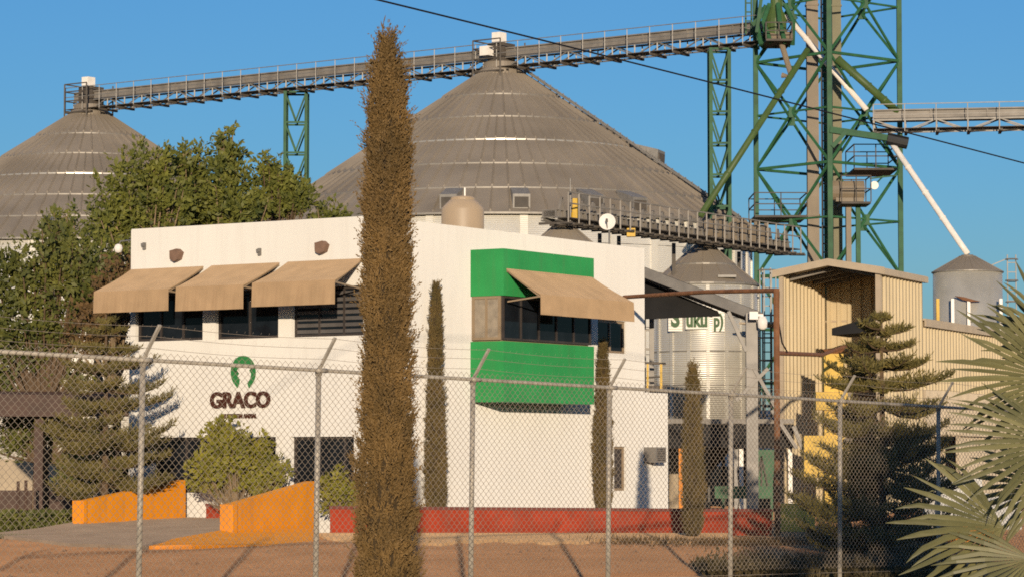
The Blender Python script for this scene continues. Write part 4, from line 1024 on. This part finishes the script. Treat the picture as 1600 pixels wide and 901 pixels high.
blades(m_, np.stack([X, Y, Zz], 1), rng.normal(size=(n_, 3)) + np.array([0, 0, .6]), .13, .06)
m_.box(P(-40, 0, 63)[0], P(114, 0, 63)[0], 63.2, 63.9, 0, .3)
single('clipped_hedge', m_, MT['leafdk'], 'low dark clipped hedge along the ground left of the orange ramp', 'hedge')

# ------------------------------------------------------------------ trees
GB = 'broadleaf trees behind the office roof'
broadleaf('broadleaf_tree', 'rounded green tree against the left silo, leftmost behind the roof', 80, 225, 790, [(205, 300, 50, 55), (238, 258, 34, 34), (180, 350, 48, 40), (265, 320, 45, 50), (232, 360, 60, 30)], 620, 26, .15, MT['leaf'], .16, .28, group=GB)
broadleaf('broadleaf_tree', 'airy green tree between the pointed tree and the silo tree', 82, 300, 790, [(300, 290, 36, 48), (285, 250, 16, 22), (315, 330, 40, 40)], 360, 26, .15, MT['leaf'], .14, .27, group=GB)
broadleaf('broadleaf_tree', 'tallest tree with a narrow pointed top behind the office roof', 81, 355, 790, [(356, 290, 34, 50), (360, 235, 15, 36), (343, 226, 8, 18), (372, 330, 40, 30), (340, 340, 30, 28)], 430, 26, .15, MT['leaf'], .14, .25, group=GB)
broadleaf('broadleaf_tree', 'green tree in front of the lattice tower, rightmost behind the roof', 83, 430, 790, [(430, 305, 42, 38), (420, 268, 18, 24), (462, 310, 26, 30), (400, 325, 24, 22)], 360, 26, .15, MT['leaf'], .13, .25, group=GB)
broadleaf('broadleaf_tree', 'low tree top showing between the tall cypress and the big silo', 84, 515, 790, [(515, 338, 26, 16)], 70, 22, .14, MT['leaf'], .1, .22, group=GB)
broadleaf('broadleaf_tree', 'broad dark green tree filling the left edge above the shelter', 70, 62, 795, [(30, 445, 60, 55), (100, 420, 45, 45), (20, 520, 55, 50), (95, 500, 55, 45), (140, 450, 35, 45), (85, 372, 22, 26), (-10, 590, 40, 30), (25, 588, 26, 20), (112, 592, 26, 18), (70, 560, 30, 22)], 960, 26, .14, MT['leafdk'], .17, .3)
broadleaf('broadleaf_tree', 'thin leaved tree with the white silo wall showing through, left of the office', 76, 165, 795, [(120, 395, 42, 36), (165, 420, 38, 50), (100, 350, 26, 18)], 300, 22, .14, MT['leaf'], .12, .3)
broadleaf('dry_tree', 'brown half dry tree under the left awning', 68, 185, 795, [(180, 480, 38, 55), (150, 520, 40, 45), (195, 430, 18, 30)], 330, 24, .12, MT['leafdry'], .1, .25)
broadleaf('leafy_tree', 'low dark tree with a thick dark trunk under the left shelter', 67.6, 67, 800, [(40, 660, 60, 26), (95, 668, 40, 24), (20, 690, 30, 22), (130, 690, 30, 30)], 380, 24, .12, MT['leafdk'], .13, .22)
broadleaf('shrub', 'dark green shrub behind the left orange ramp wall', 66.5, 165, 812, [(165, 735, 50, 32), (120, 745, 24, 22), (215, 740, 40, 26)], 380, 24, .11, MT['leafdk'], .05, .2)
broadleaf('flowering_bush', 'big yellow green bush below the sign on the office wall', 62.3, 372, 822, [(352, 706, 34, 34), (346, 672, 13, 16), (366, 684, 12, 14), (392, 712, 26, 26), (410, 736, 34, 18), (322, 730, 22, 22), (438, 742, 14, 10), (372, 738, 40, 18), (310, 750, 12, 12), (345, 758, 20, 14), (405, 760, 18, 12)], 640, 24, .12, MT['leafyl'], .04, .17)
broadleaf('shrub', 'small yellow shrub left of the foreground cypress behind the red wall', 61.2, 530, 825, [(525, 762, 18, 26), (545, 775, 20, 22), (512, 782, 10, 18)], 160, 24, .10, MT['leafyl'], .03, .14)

# cypresses
def prof_px(xs_, d, base_py, base_z):
    return [(zz(py, d) - base_z, M(hw, d)) for py, hw in xs_]
bz = gz(P(600, 900, 31)[0], 31)
tb = P(612, 900, 31)
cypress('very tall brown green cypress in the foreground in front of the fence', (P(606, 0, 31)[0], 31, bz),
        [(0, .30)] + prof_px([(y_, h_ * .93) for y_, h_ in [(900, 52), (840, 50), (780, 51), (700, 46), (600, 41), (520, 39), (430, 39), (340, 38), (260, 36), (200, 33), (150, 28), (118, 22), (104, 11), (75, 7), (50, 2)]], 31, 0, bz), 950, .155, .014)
ct = [o for o in bpy.data.objects if o.name == 'cypress_tree'][0]
for x0, y0, x1, y1, n in ((597, 125, 599, 36, 60), (603, 125, 606, 52, 44), (590, 130, 589, 68, 40), (624, 150, 626, 84, 46), (618, 150, 616, 105, 30), (581, 190, 577, 135, 30), (631, 190, 634, 140, 30), (610, 120, 613, 78, 26), (572, 330, 568, 285, 24), (640, 420, 645, 375, 24)):
    tips = MB(); t = rng.uniform(0, 1, n); A_, B_ = np.array(P(x0, y0, 31)), np.array(P(x1, y1, 31))
    A_ = A_ + (A_ - B_) * .6; C = A_ + (B_ - A_) * t[:, None] + rng.normal(size=(n, 3)) * (.022 * (1.05 - t))[:, None]
    blades(tips, C, rng.normal(size=(n, 3)) * .3 + np.array([0, 0, 1]), .10 * rng.uniform(.5, 1.2, n), .017)
    tips.tube([tuple(A_), tuple(B_)], [.012, .003], 4)
    part('crown_tip', tips, MT['cyp'], ct)
GC = 'slim cypresses in front of the office wall'
for lab, px, d, lean, pr_ in (('slim cypress against the white wall left of the green bay', 682, RF.hit(682)[0] * .839 + 62 - .55, 0, [(820, 12), (780, 16), (730, 18), (680, 15), (620, 13), (560, 10), (500, 8), (465, 5), (440, 1)]),
                        ('slim cypress in front of the small window at the green bay corner', 941, RF.hit(941)[0] * .839 + 62 - .5, 0, [(825, 11), (780, 13), (730, 16), (670, 14), (620, 10), (580, 8), (550, 6), (530, 1)]),
                        ('slim cypress before the end of the red wall beside the hopper bin', 1080, 58.2, 0, [(852, 8), (835, 14), (800, 17), (760, 17), (710, 15), (660, 12), (620, 9), (595, 7), (570, 1)])):
    b0 = gz(P(px, 0, d)[0], d) if d < 60 else 0
    cypress(lab, (P(px, 0, d)[0], d, b0), [(0, M(pr_[0][1], d) * .8)] + [q for q in prof_px(pr_, d, 0, b0) if q[0] > .02], 460, .115, .016, GC, 'cypg')

# araucarias
def araucaria(label, px, d, tiers, base_z, seed):
    R_ = np.random.default_rng(seed); x = P(px, 0, d)[0]; ztop = zz(tiers[0][0], d) + M(14, d)
    r = thing('araucaria_tree', label, 'tree', (x, d, base_z))
    tr, cm, bm = MB(), MB(), MB(); tr.tube([(x, d, base_z), (x + .01, d, (base_z + ztop) / 2), (x, d, ztop)], [.085, .055, .015], 8)
    part('trunk', tr, MT['bark'], r, smooth=True)
    blades(cm, np.array([[x, d, ztop - .05 - .02 * k] for k in range(20)]), R_.normal(size=(20, 3)) * .4 + np.array([0, 0, 1]), .1, .02)
    for ti, (py, hw, sag) in enumerate(tiers):
        z = zz(py, d); L0 = M(hw, d); nb = 7 if L0 > .5 else 5
        for k in range(nb):
            a = 2 * PI * (k + .5 * (ti % 2)) / nb + R_.uniform(-.25, .25); L = L0 * R_.uniform(.66, 1.14); zj = R_.normal() * (.035 + .05 * (ti > 5)); sg = sag + R_.uniform(-.06, .14)
            o_ = np.array([math.cos(a), math.sin(a), 0]); sd = np.array([-o_[1], o_[0], 0])
            path = lambda t: np.array([x, d, z + zj]) + o_ * L * t + np.array([0, 0, L * (-sg * math.sin(t * PI * .8) + .16 * t ** 3)])
            bm.tube([tuple(path(t)) for t in (0, .3, .6, .85, 1)], [.028, .02, .015, .01, .005], 5)
            n = int(26 * L / .9) + 8
            for t in np.linspace(.14, 1, n):
                p = path(t); bl = L * .31 * (1.05 - t * .66) * min(1, t * 2.6) * R_.uniform(.7, 1.25)
                for s in (-1, 1):
                    m_n = max(4, int(bl / .028))
                    q = np.linspace(.05, 1, m_n)[:, None]
                    dirn = sd * s * .85 + o_ * .55 + np.array([0, 0, R_.uniform(.05, .5)])
                    C = p + dirn * bl * q + np.array([0, 0, 1]) * (bl * .35 * q ** 2)
                    D = R_.normal(size=(m_n, 3)) * .55 + dirn * .5 + np.array([0, 0, .75])
                    blades(cm, C, D, R_.uniform(.06, .15, m_n), .024)
    c = part('crown', cm, MT['arau'], r); part('branches', bm, MT['twig'], c)
araucaria('tiered araucaria at right in front of the beige shed, lower half in shade', 1373, 52, [(500, 16, -.2), (518, 44, .0), (544, 62, .05), (574, 84, .08), (604, 96, .1), (636, 106, .1), (668, 116, .1), (700, 124, .1), (732, 132, .1), (764, 138, .1), (796, 142, .1), (826, 140, .1), (852, 130, .1)], gz(9, 52) - .05, 5)
araucaria('tiered araucaria at left whose branch shadows fall on the office wall', 170, 62.6, [(505, 14, -.2), (522, 38, .0), (548, 56, .05), (576, 70, .05), (606, 80, .08), (636, 90, .08), (666, 98, .1), (696, 104, .1), (726, 104, .1), (752, 96, .1)], 0, 6)

# fan palm
def fan_leaf(mb, hub, axis, normal, R, spread, nseg, droop=.12):
    A = Vector(axis).normalized(); Nn = Vector(normal); Nn = (Nn - A * Nn.dot(A)).normalized(); S = A.cross(Nn)
    H = Vector(hub)
    for i in range(nseg):
        f = (i + .5) / nseg * 2 - 1; a = f * spread
        dv = A * math.cos(a) + S * math.sin(a)
        L = R * (1 - .22 * abs(f) ** 2.2) * random.uniform(.9, 1.06)
        sv = (A * -math.sin(a) + S * math.cos(a)); da = spread * 2 / nseg
        free = random.uniform(.42, .55); w = math.tan(da / 2) * L * free * random.uniform(.78, 1.0); tw_ = random.uniform(-.10, .10) * L; tip = random.uniform(0, 1) ** 3 * .5
        dr = random.uniform(.4, 1.6) * droop * L
        def pt(t, side, up): e_ = max(0, t - .45); return tuple(H + dv * L * (t - tip * e_ ** 2) + sv * (side + tw_ * e_ ** 2 * 2) + Nn * (up - dr * e_ ** 2 * 3) + Vector((0, 0, -1)) * tip * L * e_ ** 2 * 1.6)
        fold = w * .85
        rows = [(0.02, .002, .001), (free * .5, w * .5, fold * .5), (free, w, fold), ((free + 1) / 2 + .02, w * .86, fold * .6), (.92, w * .45, fold * .2), (1.0, w * .08, 0)]
        b = len(mb.v)
        for t, hw_, up in rows: mb.v += [pt(t, -hw_, 0), pt(t, 0, up), pt(t, hw_, 0)]
        for k in range(len(rows) - 1):
            j = b + 3 * k; mb.f += [(j, j + 1, j + 4, j + 3), (j + 1, j + 2, j + 5, j + 4)]
PD = 29.0; pc = P(1716, 735, PD + .3); pbz = gz(pc[0], PD)
PR = thing('fan_palm', 'fan palm with big yellow green leaves at the right edge in front of the fence', 'palm', (pc[0], PD + .3, pbz))
m_ = MB(); m_.tube([(pc[0], PD + .3, pbz - .1), (pc[0] + .03, PD + .3, pbz + .5), pc], [.24, .2, .17], 12); part('trunk', m_, MT['bark'], PR)
leaves_ = [  # hub px,py,depth ; axis px,py direction (screen) + depth ; normal ; R ; spread
    ((1567, 823, 28.4), (-1, .02, -.12), (0.05, -1, .35), 1.13, 1.15, 18),
    ((1648, 592, 28.7), (-1, .40, -.1), (-.1, -1, .25), 1.14, 1.45, 28),
    ((1672, 545, 28.95), (-.75, 1, .0), (-.3, -1, .1), 1.05, 1.2, 22),
    ((1655, 690, 28.3), (-1, -.12, -.15), (.1, -1, .5), 1.15, 1.1, 20),
    ((1612, 872, 28.1), (-1, -.18, -.2), (0, -.9, .7), 1.05, 1.0, 14),
    ((1690, 560, 28.9), (-.35, 1, .1), (-.4, -1, .1), 1.05, 1.3, 18),
    ((1640, 760, 29.4), (-1, -.05, .35), (.2, -1, .35), .95, 1.0, 14),
    ((1760, 600, 29.6), (.3, 1, .2), (0, -1, .3), 1.1, 1.3, 26),
    ((1830, 700, 29.2), (1, .4, -.1), (.1, -1, .3), 1.1, 1.3, 26),
    ((1820, 800, 28.7), (1, -.2, -.2), (.1, -1, .4), 1.1, 1.2, 24),
    ((1770, 640, 30.4), (.4, .8, .8), (0, -.5, .8), 1.1, 1.2, 24),
    ((1680, 640, 30.4), (-.5, .7, .8), (0, -.5, .8), 1.1, 1.2, 24),
    ((1730, 850, 28.2), (.1, -.9, -.5), (0, -1, .3), 1.0, 1.2, 24)]
for (hx, hy, hd), ax_, nm_, R_, sp, ns in leaves_:
    lm = MB(); hub = P(hx, hy, hd); axis = (ax_[0], ax_[2], ax_[1])
    fan_leaf(lm, hub, axis, nm_, R_, sp, ns)
    lf = part('palm_leaf', lm, MT['palm'], PR)
    m_ = MB(); mid = vlerp(pc, hub, .5); m_.tube([pc, vadd(mid, (0, 0, .06)), hub, vadd(hub, tuple(Vector(axis).normalized() * .06))], [.03, .022, .016, .006], 7); part('leaf_stalk', m_, MT['palm'], lf)

# a tree just outside the frame; its shade falls across the picture
broadleaf('broadleaf_tree', 'dense tree just outside the right edge that shades the araucaria foot', 30, 1990, 930, [(1850, 470, 85, 130), (1935, 350, 110, 110), (2060, 400, 120, 140), (1890, 640, 110, 150), (2020, 640, 150, 170), (1860, 790, 90, 110), (1990, 820, 140, 120)], 1300, 26, .2, MT['leafdk'], .16, .3)

# low stuff at the lower right, behind the fence
m_ = MB(); m_.box(P(1502, 0, 60)[0], P(1600, 0, 60)[0], 66, 66.3, 0, zz(745, 66)); m_.box(P(1520, 0, 60)[0], P(1660, 0, 60)[0], 65.5, 65.9, 0, zz(770, 66)); single('white_rubble_wall', m_, MT['white'], 'low whitish wall seen between the palm leaves', 'wall')
m_ = MB(); f_ = Frame((P(1478, 0, 56)[0], 56), (1, .25)); m_.prism([(0, -.4), (.9, -.4), (.9, .28), (.25, .38), (0, .2)], f_, 0, -.25); single('ramp_wall', m_, MT['orange'], 'short orange wall end behind the lowest palm leaf', 'wall')

sd_ = MB(); K = 90; fr_e = []; bk_e = []
for k in range(K + 1):
    px = 500 + 640 * k / K; x0 = P(px, 0, 55)[0]
    y0 = 55.2 + .5 * math.sin(k * .21) + .28 * math.sin(k * .83 + 1) + .12 * math.sin(k * 2.3) + (1.8 * max(0, 1 - k / 14) ** 2) + 2.2 * max(0, (k - 72) / 18) ** 2
    fr_e.append((x0, y0, gz(x0, y0))); bk_e.append((x0 * 1.09, 60.2, .0))
for k in range(K):
    a0, a1, b0, b1 = fr_e[k], fr_e[k + 1], bk_e[k], bk_e[k + 1]
    sd_.hexa([vadd(a0, (0, 0, -.1)), vadd(a1, (0, 0, -.1)), vadd(b1, (0, 0, -.1)), vadd(b0, (0, 0, -.1))], [vadd(a0, (0, .12, .055)), vadd(a1, (0, .12, .055)), vadd(b1, (0, 0, .07)), vadd(b0, (0, 0, .07))])
struct('path', sd_, MT['shoulder'])
pb = MB(); n_ = 5200; X = rng.uniform(-12, 14, n_); Y = 36 + 24 * rng.uniform(size=n_) ** .8; sz = .012 + .05 * rng.uniform(size=n_) ** 5
th_ = rng.uniform(0, 6.28, n_); Zg = np.array([gz(a, b) for a, b in zip(X, Y)])
rx = [np.stack([X + sz * np.cos(th_ + k) * rng.uniform(.7, 1.2, n_), Y + sz * np.sin(th_ + k) * rng.uniform(.7, 1.2, n_), Zg - .004], 1) for k in (0, 1.57, 3.14, 4.71)]
tp = np.stack([X + sz * .3 * rng.normal(size=n_), Y + sz * .3 * rng.normal(size=n_), Zg + sz * rng.uniform(.5, 1.1, n_)], 1)
for k in range(4): pb.bulk.append(np.stack([rx[k], rx[(k + 1) % 4], tp], 1))
struct('gravel', pb, MT['pebble'], 'stuff')
m_ = MB(); m_.box(P(-60, 0, 76)[0], P(118, 0, 76)[0], 76, 77, 0, zz(766, 76)); m_.box(P(-60, 0, 76)[0], P(118, 0, 76)[0], 75.95, 76.0, 0, zz(780, 76)); single('earth_kerb', m_, MT['brownroof'], 'dark brown raised kerb at the foot of the beige boundary wall', 'kerb')
# small weeds and dry stalks near the red wall foot
w_ = MB(); n_ = 2600; cx = rng.choice(np.array([P(q, 0, 57)[0] for q in (960, 1010, 1050, 1090, 1130, 1160, 1200, 1240)]), n_) + rng.normal(size=n_) * .35; cy = rng.normal(size=n_) * .6 + 55.5
blades(w_, np.stack([cx, cy, np.array([gz(a, b) for a, b in zip(cx, cy)])], 1), rng.normal(size=(n_, 3)) * .6 + np.array([0, 0, .8]), rng.uniform(.05, .22, n_), .015)
struct('weeds', w_, MT['leafdry'], 'stuff')
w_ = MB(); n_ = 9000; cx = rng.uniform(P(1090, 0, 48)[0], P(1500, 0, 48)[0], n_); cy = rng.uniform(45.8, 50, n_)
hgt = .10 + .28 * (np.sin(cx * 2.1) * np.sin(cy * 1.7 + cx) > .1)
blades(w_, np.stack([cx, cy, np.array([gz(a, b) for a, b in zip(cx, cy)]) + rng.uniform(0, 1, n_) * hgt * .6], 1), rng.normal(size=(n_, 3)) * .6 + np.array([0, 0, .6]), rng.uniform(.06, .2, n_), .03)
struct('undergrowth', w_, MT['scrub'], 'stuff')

# ------------------------------------------------------------------ chain link fence
D0 = 33.4
def rail_pt(t):
    q = 1 + .07 * t; return P((228 + 310 * t) / q, 716 - (154 - 6.55 * t) / q, D0 * q)
R0, R6 = Vector(rail_pt(0)), Vector(rail_pt(6))
fdir = (R6 - R0).normalized(); fh = Vector((fdir.x, fdir.y, 0)).normalized(); fn = Vector((fh.y, -fh.x, 0))
upv = fn.cross(fdir).normalized(); upv = upv if upv.z > 0 else -upv
step = (R6 - R0).length / 6
def FP(s, h, n=0.0): return tuple(R0 + fdir * s + upv * h + fn * n)    # s along, h above the rail
FN = thing('chain_link_fence', 'galvanized chain link fence with angled barbed wire arms across the foreground', 'fence', FP(0, -2.75))
T0, T1 = -2, 9
for t in range(T0, T1 + 1):
    m_ = MB(); s = t * step; m_.tube([FP(s, -3.0, -.05), FP(s, .02, -.05)], .034, 10); m_.tube([FP(s, -.06, -.05), FP(s, .03, -.05)], .045, 10)
    po = part('post', m_, MT['fence'], FN, smooth=True)
    m_ = MB(); m_.beam(FP(s, .0, -.05), FP(s, .40, .22), .045, .025); part('barbed_wire_arm', m_, MT['fence'], po)
m_ = MB(); m_.tube([FP(T0 * step, 0), FP(T1 * step, 0)], .024, 10)
for t in range(T0, T1): m_.tube([FP((t + .97) * step, 0), FP((t + 1.03) * step, 0)], .03, 10)
part('top_rail', m_, MT['fence'], FN, smooth=True)
for k, (h, n) in enumerate(((.14, .045), (.27, .132), (.385, .21))):
    m_ = MB(); pts = []
    for i in range((T1 - T0) * 8 + 1):
        s = (T0 + i / 8) * step; f_ = (i % 8) / 8; pts.append(FP(s, h - .03 * math.sin(PI * f_), n))
    m_.tube(pts, .0026, 5)
    s = T0 * step
    while s < T1 * step:
        m_.tube([FP(s - .008, h - .013, n), FP(s + .008, h + .013, n)], .0012, 3); s += .14
    part('barbed_wire', m_, MT['wire'], FN)
pitch, vh, rw = .054, .047, .0030
cols = int((T1 - T0) * step / pitch); rows_ = int(2.72 / vh)
seg_a, seg_b = [], []
for j in range(cols):
    s = T0 * step + j * pitch
    k = np.arange(rows_ + 1); even = (k + j) % 2 == 0
    sv = s + np.where(even, -.001, pitch + .001); hv = .09 - k * vh; nv = np.where(even, .030, .036)
    pts = np.array(R0) + np.outer(sv, np.array(fdir)) + np.outer(hv, np.array(upv)) + np.outer(nv, np.array(fn))
    seg_a.append(pts[:-1]); seg_b.append(pts[1:])
A_ = np.concatenate(seg_a); B_ = np.concatenate(seg_b)
D = unit(B_ - A_); S1 = unit(np.cross(D, np.array(fn)[None, :])); S2 = np.cross(D, S1)
mesh_ = MB()
offs = [S1 * math.cos(a) * rw + S2 * math.sin(a) * rw for a in (PI / 2, PI / 2 + 2 * PI / 3, PI / 2 + 4 * PI / 3)]
for i in range(3):
    o1, o2 = offs[i], offs[(i + 1) % 3]; mesh_.bulk.append(np.stack([A_ + o1, B_ + o1, B_ + o2, A_ + o2], 1))
mesh_.tube([FP(T0 * step, -2.66, .033), FP(T1 * step, -2.66, .033)], .003, 5)
part('wire_mesh', mesh_, MT['wire'], FN)

# overhead cable
m_ = MB(); pts = []
for k in range(41):
    t = k / 40; px = 100 + 2000 * t; py = (px - 590) * .2525 - 3.0e-6 * (px - 590) * (1600 - px) * 3
    pts.append(P(px, py, 30 + 30 * t))
m_.tube(pts, .013, 6); single('power_cable', m_, MT['cable'], 'black overhead cable sagging across the sky', 'cable')

# ------------------------------------------------------------------ light, sky, camera
w = bpy.data.worlds.new("World"); SC.world = w; w.use_nodes = True
nt = w.node_tree; nt.nodes.clear()
o_ = nt.nodes.new('ShaderNodeOutputWorld'); bg = nt.nodes.new('ShaderNodeBackground'); sk = nt.nodes.new('ShaderNodeTexSky')
sk.sky_type = 'NISHITA'; sk.sun_disc = False; sk.sun_elevation = SUN_EL; sk.sun_rotation = math.radians(180) - math.atan(SUN_DX)
sk.altitude = 0; sk.air_density = 1.0; sk.dust_density = .45; sk.ozone_density = 5.4
bg.inputs['Strength'].default_value = .130
nt.links.new(sk.outputs[0], bg.inputs[0]); nt.links.new(bg.outputs[0], o_.inputs[0])
sl_ = bpy.data.lights.new('sun', 'SUN'); sl_.energy = 3.85; sl_.angle = math.radians(.5); sl_.color = (1, .825, .61)
so_ = bpy.data.objects.new('sun', sl_); COL.objects.link(so_)
so_.rotation_euler = Vector((SUN_DX, 1, -math.tan(SUN_EL))).to_track_quat('-Z', 'Y').to_euler()
so_.location = (0, -20, 30)
cd = bpy.data.cameras.new('camera'); cam = bpy.data.objects.new('camera', cd); COL.objects.link(cam)
cam.location = (0, 0, CZ); cam.rotation_euler = (PI / 2 + TH, 0, 0)
cd.sensor_width = 36; cd.lens = F / 1600 * 36; cd.clip_start = .5; cd.clip_end = 9000
SC.camera = cam
SC.view_settings.view_transform = 'Standard'; SC.view_settings.look = 'None'; SC.view_settings.exposure = .12; SC.view_settings.gamma = 1
SC.view_settings.use_curve_mapping = False
SC.cycles.use_denoising = False
SC.cycles.max_bounces = 6
SC.cycles.filter_width = 1.75
